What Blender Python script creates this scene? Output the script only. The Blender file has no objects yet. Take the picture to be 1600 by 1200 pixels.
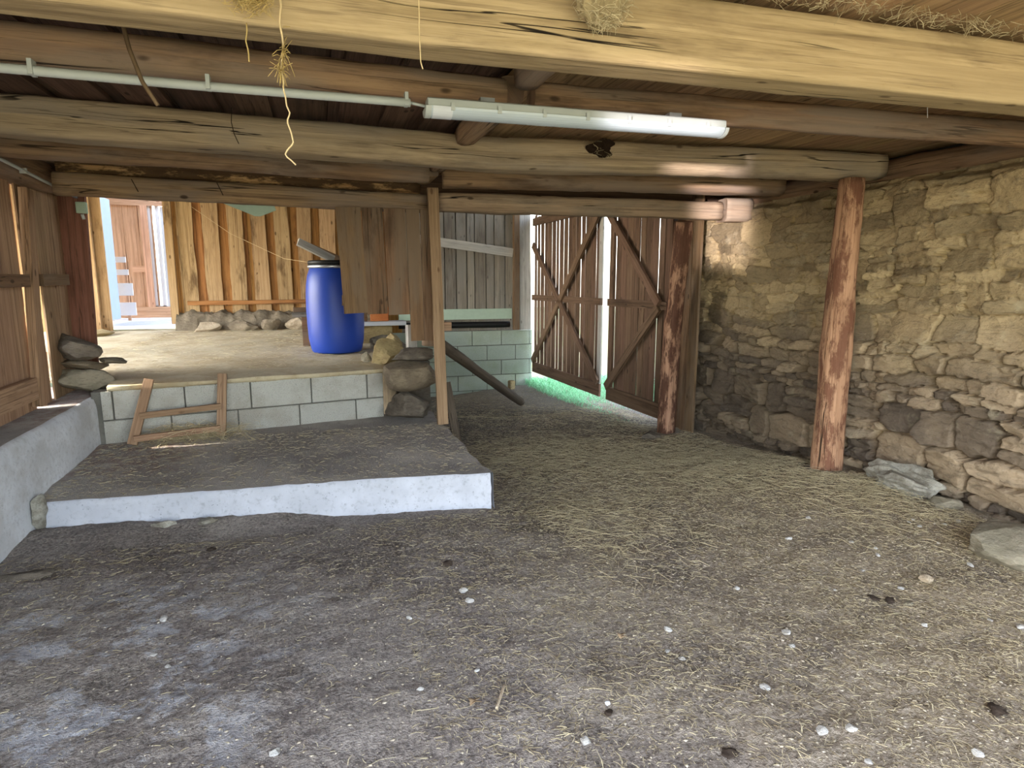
import bpy, bmesh, math, random
import numpy as np
from mathutils import Vector, Matrix, noise
S = bpy.context.scene
COL = S.collection
PI = math.pi
rng = random.Random(7)

# ------------------------------------------------------------------ camera
FPX, YAW, PITCH = 967., math.radians(17.2), math.radians(9.4)
CAM = Vector((0, 0, 1.46))
FW = Vector((math.sin(YAW)*math.cos(PITCH), math.cos(YAW)*math.cos(PITCH), -math.sin(PITCH)))
RT = Vector((math.cos(YAW), -math.sin(YAW), 0))
UP = RT.cross(FW)
cd = bpy.data.cameras.new('camera'); cam = bpy.data.objects.new('camera', cd); COL.objects.link(cam)
cd.sensor_width = 36; cd.lens = FPX/1600*36; cd.clip_start = .02; cd.clip_end = 300
M = Matrix((RT, UP, -FW)).transposed().to_4x4(); M.translation = CAM
cam.matrix_world = M; S.camera = cam

# ------------------------------------------------------------------ tagging
def tag(o, label=None, cat=None, group=None, kind=None):
    if label: o['label'] = label
    if cat: o['category'] = cat
    if group: o['group'] = group
    if kind: o['kind'] = kind
    return o
def empty(name, loc, label, cat, group=None, rz=0, kind=None):
    o = bpy.data.objects.new(name, None); COL.objects.link(o)
    o.location = loc; o.rotation_euler = (0, 0, rz); o.empty_display_size = .05
    return tag(o, label, cat, group, kind)

# ------------------------------------------------------------------ mesh builder
class MB:
    def __init__(s): s.v=[]; s.f=[]; s.uv=[]; s.r=[]; s.mi=[]; s.sm=[]
    def quadstrip_box(s, corners, uvl, r, mi=0, smooth=False): pass
    def box(s, c, d, R=None, ua=0, r=None, mi=0):
        """box at c of size d, rotated by R; grain runs along local axis ua"""
        c = Vector(c); h = [x/2 for x in d]; r = rng.random() if r is None else r
        b = len(s.v); L=[]
        for x in (-1,1):
            for y in (-1,1):
                for z in (-1,1):
                    l = Vector((x*h[0], y*h[1], z*h[2])); L.append(l)
                    s.v.append(c + (R @ l if R else l)); s.r.append(r)
        F = [((0,1,3,2),0),((4,6,7,5),0),((0,4,5,1),1),((2,3,7,6),1),((0,2,6,4),2),((1,5,7,3),2)]
        o1, o2 = r*7.3, r*3.1
        for q, n in F:
            s.f.append([b+i for i in q])
            if n == ua: a1, a2 = [k for k in (0,1,2) if k != n]
            else: a1, a2 = ua, [k for k in (0,1,2) if k not in (n, ua)][0]
            s.uv += [(L[i][a1]+o1, L[i][a2]+o2+.37*n) for i in q]
            s.mi.append(mi); s.sm.append(False)
        return s
    def plank(s, p0, p1, w, t, nrm, wob=0., segs=6, r=None, mi=0, seed=None, bow=0.):
        """board from p0 to p1, width w across, thickness t towards nrm, with wavy edges"""
        p0, p1 = Vector(p0), Vector(p1); ax = (p1-p0).normalized(); n = Vector(nrm); n = (n-ax*n.dot(ax)).normalized()
        sd = ax.cross(n); L = (p1-p0).length; r = rng.random() if r is None else r
        sd0 = rng.random()*100 if seed is None else seed
        b = len(s.v); o1, o2 = r*7.3, r*3.1; us=[]; hw=[]
        for k in range(segs+1):
            u = k/segs
            a = w/2 + wob*(noise.noise((sd0, u*L*2.2, 0))+.5*noise.noise((sd0, u*L*6, 5)))
            c_ = w/2 + wob*(noise.noise((sd0+31, u*L*2.2, 0))+.5*noise.noise((sd0+31, u*L*6, 5)))
            q = p0 + ax*(u*L) + n*(bow*math.sin(u*PI))
            s.v += [q - sd*a, q + sd*c_, q + sd*c_ + n*t, q - sd*a + n*t]; s.r += [r]*4
            us.append(u*L); hw.append((a, c_))
        def V(k, i):
            a, c_ = hw[k]
            return {0:-a, 1:c_, 2:c_, 3:-a}[i]
        for k in range(segs):
            for i in range(4):
                j = (i+1) % 4
                s.f.append([b+4*k+i, b+4*k+j, b+4*k+4+j, b+4*k+4+i])
                if i in (0, 2): vs = (V(k,i), V(k,j), V(k+1,j), V(k+1,i))
                else: vs = (0, t, t, 0) if i == 1 else (t, 0, 0, t)
                uu = (us[k], us[k], us[k+1], us[k+1])
                s.uv += [(uu[m]+o1, vs[m]+o2+.21*i) for m in range(4)]
                s.mi.append(mi); s.sm.append(False)
        for k, rev in ((0, 1), (segs, 0)):
            q = [b+4*k+i for i in (0,1,2,3)]
            uvq = [(-hw[k][0],0),(hw[k][1],0),(hw[k][1],t),(-hw[k][0],t)]
            if rev: q = q[::-1]; uvq = uvq[::-1]
            s.f.append(q); s.uv += [(x+o1, y+o2) for x, y in uvq]; s.mi.append(mi); s.sm.append(False)
        return s
    def log(s, pts, rad, sq=2., sides=20, step=.08, wob=.006, up=(0,0,1), aspect=1., r=None, mi=0, mi_end=None, roll=0., vscale=1.):
        """round or hewn log through pts; sq>2 squares its section"""
        pts = [Vector(p) for p in pts]; r = rng.random() if r is None else r
        if not hasattr(rad, '__len__'): rad = [rad]*len(pts)
        cum=[0]
        for a, c in zip(pts, pts[1:]): cum.append(cum[-1]+(c-a).length)
        L = cum[-1]; n = max(2, int(L/step)); rings=[]; sd = rng.random()*100
        def at(u):
            d = u*L
            for i in range(len(pts)-1):
                if d <= cum[i+1]+1e-6:
                    t = (d-cum[i])/(cum[i+1]-cum[i]); 
                    return pts[i].lerp(pts[i+1], t), rad[i]*(1-t)+rad[i+1]*t
            return pts[-1].copy(), rad[-1]
        upv = Vector(up); b = len(s.v)
        for k in range(n+1):
            u = k/n; c, R = at(u); c2, _ = at(min(1, u+.02)); c1, _ = at(max(0, u-.02))
            ax = (c2-c1).normalized(); side = ax.cross(upv).normalized(); u2 = side.cross(ax)
            for i in range(sides):
                th = 2*PI*i/sides + roll; cs, sn = math.cos(th), math.sin(th)
                e = (abs(cs)**sq + abs(sn)**sq)**(-1/sq)
                w_ = wob*(noise.noise((u*L*1.6+sd, cs*1.2, sn*1.2)) + .5*noise.noise((u*L*7+sd, cs*2.5, sn*2.5)))
                q = c + (side*cs*aspect + u2*sn)*(e*R + w_)
                s.v.append(q); s.r.append(r)
        o1, o2 = r*7.3, r*3.1
        for k in range(n):
            for i in range(sides):
                j = (i+1) % sides
                s.f.append([b+k*sides+i, b+k*sides+j, b+(k+1)*sides+j, b+(k+1)*sides+i])
                R = rad[0]*vscale; d = 2*PI/sides*R; x0, x1 = k/n*L+o1, (k+1)/n*L+o1
                s.uv += [(x0, i*d+o2), (x0, (i+1)*d+o2), (x1, (i+1)*d+o2), (x1, i*d+o2)]
                s.mi.append(mi); s.sm.append(True)
        me_ = mi if mi_end is None else mi_end
        for k, rev in ((0, 1), (n, 0)):
            q = [b+k*sides+i for i in range(sides)]
            if not rev: pass
            else: q = q[::-1]
            s.f.append(q); s.mi.append(me_); s.sm.append(False)
            s.uv += [(.3*math.cos(i)*rad[0]+o1, .3*math.sin(i)*rad[0]+o2) for i in range(sides)]
        return s
    def grid(s, P, W, r=0.5, mi=0, uvs=None, flip=False, smooth=True):
        """P: rows of points"""
        b = len(s.v); m = len(P[0])
        for row in P: s.v += [Vector(p) for p in row]; s.r += [r]*m
        for i in range(len(P)-1):
            for j in range(m-1):
                q = [b+i*m+j, b+i*m+j+1, b+(i+1)*m+j+1, b+(i+1)*m+j]
                s.f.append(q[::-1] if flip else q); s.uv += [(0,0)]*4; s.mi.append(mi); s.sm.append(smooth)
        return s
    def build(s, name, mats, parent=None, bevel=0, fix=True):
        me = bpy.data.meshes.new(name)
        org = parent.location if parent is not None and parent.parent is None else Vector((0,0,0))
        me.from_pydata([tuple(v) for v in s.v], [], s.f)
        uvl = me.uv_layers.new(name='UVMap')
        uvl.data.foreach_set('uv', np.array(s.uv, dtype=np.float32).ravel())
        at = me.attributes.new('rnd', 'FLOAT', 'POINT'); at.data.foreach_set('value', np.array(s.r, dtype=np.float32))
        me.polygons.foreach_set('material_index', np.array(s.mi, dtype=np.int32))
        me.polygons.foreach_set('use_smooth', np.array(s.sm, dtype=bool))
        for m in (mats if isinstance(mats, (list, tuple)) else [mats]): me.materials.append(m)
        if fix:
            bm = bmesh.new(); bm.from_mesh(me); bmesh.ops.recalc_face_normals(bm, faces=bm.faces); bm.to_mesh(me); bm.free()
        me.update()
        o = bpy.data.objects.new(name, me); COL.objects.link(o)
        if parent is not None:
            o.parent = parent; pm = parent.matrix_basis
            o.matrix_parent_inverse = pm.inverted()
        if bevel:
            bv = o.modifiers.new('bevel', 'BEVEL'); bv.width = bevel; bv.segments = 2; bv.limit_method = 'ANGLE'; bv.angle_limit = .7
        return o
def setorigin(o, loc):
    loc = Vector(loc); o.data.transform(Matrix.Translation(-loc)); o.location = loc; return o
def Rz(a): return Matrix.Rotation(a, 3, 'Z')
def Rx(a): return Matrix.Rotation(a, 3, 'X')
def Ry(a): return Matrix.Rotation(a, 3, 'Y')
def lathe(mb, prof, c, n=40, mi=0, r=.5):
    c = Vector(c); b = len(mb.v)
    for (R, z) in prof:
        for i in range(n):
            a = 2*PI*i/n; mb.v.append(c+Vector((R*math.cos(a), R*math.sin(a), z))); mb.r.append(r)
    for k in range(len(prof)-1):
        for i in range(n):
            j = (i+1) % n; mb.f.append([b+k*n+i, b+k*n+j, b+(k+1)*n+j, b+(k+1)*n+i]); mb.uv += [(0,0)]*4; mb.mi.append(mi); mb.sm.append(True)
    for k, rev in ((0,1),(len(prof)-1,0)):
        q = [b+k*n+i for i in range(n)]; mb.f.append(q[::-1] if rev else q); mb.uv += [(0,0)]*n; mb.mi.append(mi); mb.sm.append(False)
    return mb

# ------------------------------------------------------------------ materials
def lin(h):
    c = [int(h[i:i+2], 16)/255 for i in (0, 2, 4)]
    return tuple((x/12.92 if x <= .04045 else ((x+.055)/1.055)**2.4) for x in c)+(1,)
class NT:
    def __init__(s, name):
        s.m = bpy.data.materials.new(name); s.m.use_nodes = True; s.t = s.m.node_tree; s.n = s.t.nodes; s.l = s.t.links
        s.b = s.n['Principled BSDF']; s.b.inputs['Roughness'].default_value = .9; s.b.inputs['Specular IOR Level'].default_value = .2
    def new(s, t, **k):
        n = s.n.new(t)
        for a, v in k.items(): setattr(n, a, v)
        return n
    def put(s, sock, v):
        if hasattr(v, 'links') or hasattr(v, 'is_linked'): s.l.new(v, sock)
        else: sock.default_value = v
    def mth(s, op, a, b=0., c=None, clamp=False):
        n = s.new('ShaderNodeMath', operation=op); n.use_clamp = clamp; s.put(n.inputs[0], a); s.put(n.inputs[1], b)
        if c is not None: s.put(n.inputs[2], c)
        return n.outputs[0]
    def vec(s, op, a, b):
        n = s.new('ShaderNodeVectorMath', operation=op); s.put(n.inputs[0], a); s.put(n.inputs[1], b); return n.outputs[0]
    def mix(s, fac, a, b, mode='MIX'):
        n = s.new('ShaderNodeMix', data_type='RGBA', blend_type=mode); s.put(n.inputs[0], fac); s.put(n.inputs[6], a); s.put(n.inputs[7], b); return n.outputs[2]
    def noise(s, v, sc=1., det=4., rough=.55, dist=0.):
        n = s.new('ShaderNodeTexNoise'); s.put(n.inputs['Vector'], v); n.inputs['Scale'].default_value = sc; n.inputs['Detail'].default_value = det
        n.inputs['Roughness'].default_value = rough; n.inputs['Distortion'].default_value = dist; return n.outputs['Fac']
    def voro(s, v, sc=1., feat='F1', out='Distance'):
        n = s.new('ShaderNodeTexVoronoi', feature=feat); s.put(n.inputs['Vector'], v); n.inputs['Scale'].default_value = sc; return n.outputs[out]
    def step(s, v, a, b):
        n = s.new('ShaderNodeMapRange', interpolation_type='SMOOTHSTEP'); s.put(n.inputs[0], v); n.inputs[1].default_value = a; n.inputs[2].default_value = b; return n.outputs[0]
    def uv(s): return s.new('ShaderNodeUVMap', uv_map='UVMap').outputs[0]
    def obj(s): return s.new('ShaderNodeTexCoord').outputs['Object']
    def geo(s, o='Position'): return s.new('ShaderNodeNewGeometry').outputs[o]
    def attr(s, nm, o='Fac'): return s.new('ShaderNodeAttribute', attribute_name=nm).outputs[o]
    def xyz(s, v):
        n = s.new('ShaderNodeSeparateXYZ'); s.put(n.inputs[0], v); return n.outputs
    def bump(s, h, st=.5, d=.01):
        n = s.new('ShaderNodeBump'); s.put(n.inputs['Height'], h); n.inputs['Strength'].default_value = st; n.inputs['Distance'].default_value = d
        s.l.new(n.outputs[0], s.b.inputs['Normal'])
    def color(s, c): s.put(s.b.inputs['Base Color'], c)
def wood(name, a, b, dark, grey=None, var=.35, stain=.5, crack=.5, knots=1., bark=None, rough=.85, fine=1., warm=None):
    """weathered wood with grain along U: a/b grain colours, dark cracks and stains"""
    t = NT(name); uv = t.uv(); rn = t.attr('rnd')
    off = t.new('ShaderNodeCombineXYZ'); t.put(off.inputs[2], t.mth('MULTIPLY', rn, 37.))
    v0 = t.vec('ADD', uv, off.outputs[0])
    g1 = t.noise(t.vec('MULTIPLY', v0, (1.1, 28., 1.)), 1., 5., .6, .6)
    g2 = t.noise(t.vec('MULTIPLY', v0, (3.5, 150., 1.)), 1., 3., .6)
    g = t.mth('ADD', t.mth('MULTIPLY', g1, .65), t.mth('MULTIPLY', g2, .35*fine))
    c = t.mix(t.step(g, .36, .62), lin(a), lin(b)); c = t.mix(t.mth('MULTIPLY', t.step(g2, .52, .7), .55), c, lin(dark)); c = t.mix(t.mth('MULTIPLY', t.step(t.noise(t.vec('MULTIPLY', v0, (.5, 40., 1.)), 1., 4., .6), .56, .66), .4), c, lin(dark))
    # tone of each board
    hv = t.new('ShaderNodeHueSaturation'); t.put(hv.inputs['Value'], t.mth('ADD', 1-var/2, t.mth('MULTIPLY', rn, var))); 
    t.put(hv.inputs['Hue'], t.mth('ADD', .492, t.mth('MULTIPLY', t.mth('FRACT', t.mth('MULTIPLY', rn, 13.7)), .016)))
    t.put(hv.inputs['Color'], c); c = hv.outputs[0]
    if grey:
        c = t.mix(t.mth('MULTIPLY', t.step(t.noise(t.vec('MULTIPLY', v0, (1.2, 5., 1.)), 1., 4.), .4, .65), .75), c, lin(grey))
    st = t.step(t.noise(t.vec('MULTIPLY', v0, (1.6, 7., 1.)), 1., 5., .65), .5, .72)
    c = t.mix(t.mth('MULTIPLY', st, stain), c, lin(dark)); fl_ = t.step(t.noise(t.vec('MULTIPLY', v0, (9., 30., 1.)), 1., 5., .7), .6, .72); c = t.mix(t.mth('MULTIPLY', fl_, .35*stain), c, lin(dark))
    # knots
    kv = t.vec('MULTIPLY', v0, (4., 9., 1.)); kd = t.voro(kv, 1.)
    kk = t.mth('MULTIPLY', t.step(kd, .15, .07), t.step(t.noise(kv, .9, 1.), .47, .53)); 
    c = t.mix(t.mth('MULTIPLY', kk, .8*knots), c, lin(dark))
    # drying cracks
    cr = t.noise(t.vec('MULTIPLY', v0, (.55, 16., 1.)), 1., 3., .5, .3)
    cm = t.mth('MULTIPLY', t.step(t.mth('ABSOLUTE', t.mth('SUBTRACT', cr, .5)), .012, .004), t.step(t.noise(t.vec('MULTIPLY', v0, (.9, 3., 1.)), 1., 2.), .5, .6))
    c = t.mix(t.mth('MULTIPLY', cm, crack), c, (.012, .008, .005, 1))
    h = t.mth('SUBTRACT', t.mth('MULTIPLY', g, .35), t.mth('MULTIPLY', cm, crack))
    if bark:
        bn = t.noise(t.vec('MULTIPLY', v0, (3., 9., 1.)), 1., 6., .7)
        bm_ = t.mth('MULTIPLY', t.step(bn, bark[1]-.05, bark[1]+.06), .9)
        bc = t.mix(t.noise(t.vec('MULTIPLY', v0, (14., 40., 1.)), 1., 4.), lin(bark[0]), lin(dark))
        c = t.mix(bm_, c, bc); h = t.mth('ADD', h, t.mth('MULTIPLY', bm_, .6))
    t.color(c); t.b.inputs['Roughness'].default_value = rough; t.bump(h, .8, .012)
    return t.m
def concrete(name, a, b, spot, sc=1., dirt=None, dirtamt=0., pits=.6, bumpd=.006):
    t = NT(name); o = t.geo()
    n1 = t.noise(o, 2.2*sc, 6., .6); n2 = t.noise(o, 30*sc, 4., .7)
    c = t.mix(t.step(n1, .35, .65), lin(a), lin(b)); c = t.mix(t.mth('MULTIPLY', t.step(n2, .5, .75), .5), c, lin(spot))
    pv = t.voro(o, 55*sc); pm = t.mth('MULTIPLY', t.step(pv, .22, .1), t.step(t.noise(o, 9.), .52, .6))
    c = t.mix(t.mth('MULTIPLY', pm, pits), c, lin(spot))
    if dirt: c = t.mix(t.mth('MULTIPLY', t.step(t.noise(o, 3.1*sc, 7., .7), .42, .62), dirtamt), c, lin(dirt))
    t.color(c); t.bump(t.mth('SUBTRACT', t.mth('MULTIPLY', n2, .5), pm), .6, bumpd); return t.m
def plain(name, col, rough=.6, spec=.3, metal=0., var=.12, sc=18.):
    t = NT(name); n = t.noise(t.obj(), sc, 4.); c0 = lin(col)
    c = t.mix(n, tuple(x*(1-var) for x in c0[:3])+(1,), tuple(min(1, x*(1+var)) for x in c0[:3])+(1,))
    t.color(c); t.b.inputs['Roughness'].default_value = rough; t.b.inputs['Specular IOR Level'].default_value = spec; t.b.inputs['Metallic'].default_value = metal
    return t.m
def stone(name, a, b, c3, sc=6.):
    t = NT(name); o = t.obj()
    n1 = t.noise(o, sc, 6., .65); n2 = t.noise(t.vec('MULTIPLY', o, (1., 1., 4.)), sc*3, 5., .7)
    c = t.mix(t.step(n1, .35, .65), lin(a), lin(b)); c = t.mix(t.mth('MULTIPLY', t.step(n2, .5, .7), .6), c, lin(c3))
    t.color(c); t.bump(t.mth('ADD', n1, t.mth('MULTIPLY', n2, .6)), .8, .02); return t.m

m_beam = wood('hewn_beam_wood', '917d67', 'b29c82', '493a2d', grey='8f8375', stain=.4, crack=1., var=.15)
m_beam_front = wood('pale_hewn_wood', '96805f', 'b8a07c', '5a4733', grey='a8926f', stain=.45, crack=1., var=.05)
m_log = wood('old_log_wood', '806650', 'a18466', '37281d', grey='85766a', stain=.55, crack=.8, var=.25)
m_bark_log = wood('half_barked_log', 'b08b5a', 'c9a878', '3a281c', stain=.3, bark=('4a3626', .44), var=.1)
m_post = wood('peeled_post_wood', 'a57e60', 'c29a78', '5f3b2a', stain=.5, crack=.9, bark=('7d5644', .52), var=.1)
m_post2 = wood('bark_post_wood', '97725a', 'b08c70', '3f271d', stain=.5, crack=.8, bark=('56382c', .48), var=.1)
m_dark = wood('dark_pole_wood', '4a4139', '625749', '2a231d', stain=.4, crack=.5, var=.15)
m_newwood = wood('sawn_pine', '8f735a', 'a98c70', '604735', stain=.3, crack=.3, var=.15)
m_ceil = wood('ceiling_board_wood', '4f3c31', '664f41', '2b201a', stain=.45, crack=.5, var=.4)
m_ceil_r = wood('ceiling_flush_wood', '93775a', 'b59670', '513f2e', stain=.4, crack=.5, var=.35)
m_yellow = wood('pine_board_wood', 'a1825c', 'ba9b72', '523b24', stain=.8, crack=.5, var=.25, knots=1.)
m_yback = wood('pine_backing_wood', '8d6034', 'a97a48', '3e2716', stain=.6, var=.3)
m_panel = wood('grey_brown_board_wood', '6e5640', '86694e', '3d2d21', grey='786858', stain=.6, crack=.5, var=.25)
m_gate = wood('gate_board_wood', '66503f', '7d6452', '3a2c24', stain=.5, crack=.7, var=.3)
m_grey = wood('grey_board_wood', '7b7368', '958c80', '4a433c', grey='88847e', stain=.5, crack=.6, var=.4)
m_white_rail = wood('pale_grey_board', 'a9a6a0', 'c4c0b8', '77726a', stain=.3, crack=.4, var=.1)
m_left = wood('left_wall_board_wood', '93755a', 'ad8d70', '4e3828', stain=.5, crack=.5, var=.3)
m_red = wood('reddish_board_wood', '744e3d', '8b6150', '452c20', stain=.55, crack=.5, var=.1)
m_vest = wood('porch_board_wood', 'b28c72', 'cca68c', '7d5c48', stain=.3, crack=.4, var=.25)
m_whitepaint = plain('white_paint', 'cfd3da', .6, .3, var=.05)
m_skylit_white = plain('pale_painted_wood', '93a4bd', .6, .3, var=.07, sc=9)  # white paint with the blue skylight mixed into its colour
m_conc = concrete('pale_concrete', 'b4b6be', 'c9cbd4', '7d7e84', 1., pits=.7)
m_conc2 = concrete('ledge_concrete', 'cfd1d5', 'e0e2e6', '96959a', 1.2, dirt='a5a09a', dirtamt=.35)
m_conc3 = concrete('platform_concrete', 'b9ad92', 'cfc2a4', '8f7f62', .8, dirt='a48d68', dirtamt=.5)
m_mint = plain('mint_painted_board', 'a9bba9', .7, .2, var=.1)
m_blue = plain('blue_plastic', '1d3f9e', .42, .4, var=.1, sc=6)
m_black = plain('black_plastic', '121212', .5, .3)
m_steel = plain('galvanised_steel', 'b9bdc2', .35, .5, metal=.9)
m_pvc = plain('white_pvc', 'b2b7b5', .45, .4, var=.05)
m_diff = plain('ribbed_diffuser', 'b4bfc8', .22, .5, var=.03)
m_twine = plain('twine_fibre', 'cdb58b', .95, .1, var=.25, sc=60)
m_string = plain('dark_string', '6b5238', .9, .1, var=.25, sc=60)
m_barkstrip = plain('bark_strip', '6d5a45', .9, .1, var=.3, sc=30)
m_wire = plain('rusty_wire', '35271d', .8, .2, var=.2)
m_hay = plain('dry_hay', 'b39a63', .95, .1, var=.35, sc=40)
m_nest = plain('mud_nest', '9a8a6a', .98, .05, var=.45, sc=35)
m_nestdark = plain('dark_mud_nest', '2b2119', .98, .05, var=.4, sc=35)  # near-black mud colour for the second nest
m_cloth = plain('pale_green_sheet', 'a9bdae', .7, .2, var=.08)
m_web = plain('cobweb', 'c9c9c9', .9, .1)
m_boulder = stone('dark_boulder', '5d554c', '746a5e', '413a34')
m_boulder2 = stone('brown_stone', '6f6353', '8a7c68', '514637')
m_rubble = stone('yellowish_rubble', '917f5c', 'ab9970', '665840')
m_slatestone = stone('grey_slate_stone', '77705f', '918876', '504a3f')
m_pale_stone = stone('pale_pebble', 'b3aea6', 'cbc8c4', '8d8880', 20)
m_tan_stone = stone('tan_stone', 'a99780', 'bfae96', '84735c', 10)
m_mortarlump = concrete('mortar_lump', '8f8b80', 'a8a498', '58534a', 3., dirt='5b5141', dirtamt=.6, bumpd=.03)
m_dung = plain('dark_dung', '3b322b', .95, .1, var=.3)
m_brick = concrete('orange_brick', 'b3683c', 'c57c4a', '8a4c2c', 2.)
m_leaf = plain('dry_leaf', '9b8468', .8, .2, var=.2)

def dirt_mat():
    t = NT('dirt_floor'); o = t.geo(); p = t.xyz(o); x, y = p[0], p[1]
    n1 = t.noise(o, 1.3, 6., .6); n2 = t.noise(o, 9., 6., .7); n3 = t.noise(o, 60., 4., .7); n4 = t.noise(o, 170., 2., .6)
    c = t.mix(t.step(n1, .36, .64), lin('786f6b'), lin('938a83'))
    # warmer, hay-coloured ground towards the stone wall
    w = t.step(t.mth('ADD', x, t.mth('MULTIPLY', n1, 2.2)), 1.4, 3.4)
    c = t.mix(t.mth('MULTIPLY', w, .8), c, t.mix(t.step(n2, .3, .7), lin('7f7059'), lin('a19073')))
    # dark trodden dung
    d1 = t.step(t.noise(t.vec('ADD', o, (5.3, 1.7, 0.)), 2.1, 6., .65), .5, .66)
    c = t.mix(t.mth('MULTIPLY', d1, .6), c, lin('4f4741'))
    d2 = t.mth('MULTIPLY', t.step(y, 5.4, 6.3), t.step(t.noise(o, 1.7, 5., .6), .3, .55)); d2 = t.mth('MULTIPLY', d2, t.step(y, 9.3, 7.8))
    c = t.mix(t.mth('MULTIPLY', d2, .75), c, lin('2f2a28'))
    # lime-white crust in the near left corner
    lw = t.mth('MULTIPLY', t.step(x, .15, -.75), t.step(y, 3.5, 2.8)); lm = t.step(t.noise(t.vec('ADD', o, (2., 0., 0.)), 3.4, 8., .7), .49, .58)
    c = t.mix(t.mth('MULTIPLY', t.mth('MULTIPLY', lw, lm), .9), c, t.mix(n2, lin('a9a9ae'), lin('c9cad0')))
    lw2 = t.step(t.noise(t.vec('ADD', o, (9., 4., 0.)), 5., 7., .75), .66, .72)
    c = t.mix(t.mth('MULTIPLY', lw2, .4), c, lin('a7a29d'))
    # lit ground by the gate, its brightness put into the soil colour
    gw = t.mth('MULTIPLY', t.step(y, 6.4, 8.2), t.step(x, 2.2, 3.0)); c = t.mix(t.mth('MULTIPLY', gw, .7), c, lin('9a9288'))
    c = t.mix(t.mth('MULTIPLY', t.step(n3, .42, .7), .55), c, lin('b9ad9f')); c = t.mix(t.mth('MULTIPLY', t.step(n3, .5, .3), .6), c, lin('443c37'))
    c = t.mix(t.mth('MULTIPLY', t.step(n4, .6, .72), .5), c, lin('d6ccba'))
    t.color(c); t.b.inputs['Roughness'].default_value = .95
    t.bump(t.mth('ADD', t.mth('MULTIPLY', n3, .8), t.mth('ADD', t.mth('MULTIPLY', n2, .8), t.mth('MULTIPLY', n4, .3))), .9, .02); return t.m
m_dirt = dirt_mat()
def slabtop_mat():
    t = NT('slab_top_dirt'); o = t.geo()
    n1 = t.noise(o, 1.6, 6., .6); n2 = t.noise(o, 11., 6., .7); n3 = t.noise(o, 70., 4., .7)
    c = t.mix(t.step(n1, .38, .62), lin('9a9490'), lin('bab3ab')); c = t.mix(t.mth('MULTIPLY', t.step(n2, .55, .72), .35), c, lin('4a423b'))
    p = t.xyz(o); pk = t.mth('MULTIPLY', t.step(p[0], -.75, -1.2), t.mth('MULTIPLY', t.step(n2, .4, .6), t.step(p[1], 4.4, 4.8)))
    c = t.mix(t.mth('MULTIPLY', pk, .5), c, lin('83605a'))
    c = t.mix(t.mth('MULTIPLY', t.step(n3, .5, .72), .5), c, lin('a89d8c'))
    t.color(c); t.bump(t.mth('ADD', n2, n3), .8, .015); return t.m
m_slabtop = slabtop_mat()
def rubble_mat():
    t = NT('rubble_masonry'); o = t.geo(); p = t.xyz(o); cell = t.attr('cell'); jt = t.attr('joint')
    lay = t.noise(t.vec('MULTIPLY', o, (5., 5., 17.)), 1., 6., .7, 1.2); n1 = t.noise(o, 5., 6., .65); n2 = t.noise(o, 45., 5., .7)
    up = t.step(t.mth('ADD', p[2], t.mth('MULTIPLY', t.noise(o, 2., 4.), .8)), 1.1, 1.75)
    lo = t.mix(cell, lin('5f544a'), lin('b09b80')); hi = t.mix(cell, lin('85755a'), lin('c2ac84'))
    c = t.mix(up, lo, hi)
    c = t.mix(t.mth('MULTIPLY', t.step(lay, .5, .68), .45), c, lin('4c453d')); c = t.mix(t.mth('MULTIPLY', t.step(n1, .55, .72), .45), c, lin('b3a98f'))
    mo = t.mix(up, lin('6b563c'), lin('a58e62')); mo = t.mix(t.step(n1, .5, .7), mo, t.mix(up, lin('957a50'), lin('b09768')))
    c = t.mix(jt, c, mo)
    c = t.mix(t.mth('MULTIPLY', t.step(n2, .5, .75), .35), c, lin('3f382e'))
    # darker far lower part of the wall
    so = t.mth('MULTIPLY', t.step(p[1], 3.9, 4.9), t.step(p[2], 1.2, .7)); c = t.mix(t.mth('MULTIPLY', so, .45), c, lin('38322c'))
    t.color(c); t.b.inputs['Roughness'].default_value = .95
    t.bump(t.mth('ADD', t.mth('MULTIPLY', lay, .9), t.mth('ADD', n1, t.mth('MULTIPLY', n2, .5))), .9, .018); return t.m
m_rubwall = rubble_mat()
def block_mat(name, a, b, spot, dirt=None, amt=0.):
    t = NT(name); o = t.geo(); rn = t.attr('rnd')
    n1 = t.noise(o, 3., 5., .6); n2 = t.noise(o, 90., 3., .7); n3 = t.voro(o, 120.)
    c = t.mix(t.mth('ADD', t.mth('MULTIPLY', rn, .5), t.mth('MULTIPLY', n1, .5)), lin(a), lin(b)); c = t.mix(t.mth('MULTIPLY', t.step(n2, .55, .72), .6), c, lin(spot))
    if dirt: c = t.mix(t.mth('MULTIPLY', t.step(t.noise(o, 2.3, 6., .65), .45, .62), amt), c, lin(dirt))
    t.color(c); t.bump(t.mth('ADD', n2, n3), .8, .006); return t.m
m_block = block_mat('aggregate_block', 'aaa9a2', 'c3c2ba', '7a7872', '94897a', .4)
m_block2 = block_mat('far_block', '9fa89c', 'b3bcae', '7d857a', '8c9470', .3)  # far blocks: green bounce from the grass put into the colour
m_joint = concrete('block_mortar', '605e58', '74716a', '4b4945')
def grass_mat():
    t = NT('grass_blade'); rn = t.attr('rnd'); c = t.mix(rn, lin('7cc48c'), lin('b4e8c0')); t.color(c); t.b.inputs['Roughness'].default_value = .7; return t.m
m_grass = grass_mat()
def straw_mat(name, a, b):
    t = NT(name); rn = t.attr('rnd'); c = t.mix(rn, lin(a), lin(b)); t.color(c); t.b.inputs['Roughness'].default_value = .75; return t.m
m_straw = straw_mat('straw_stalk', '8f7f62', 'e2d5b0')
m_chip = straw_mat('wood_chip', '8b7f70', 'c9bda8')
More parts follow.
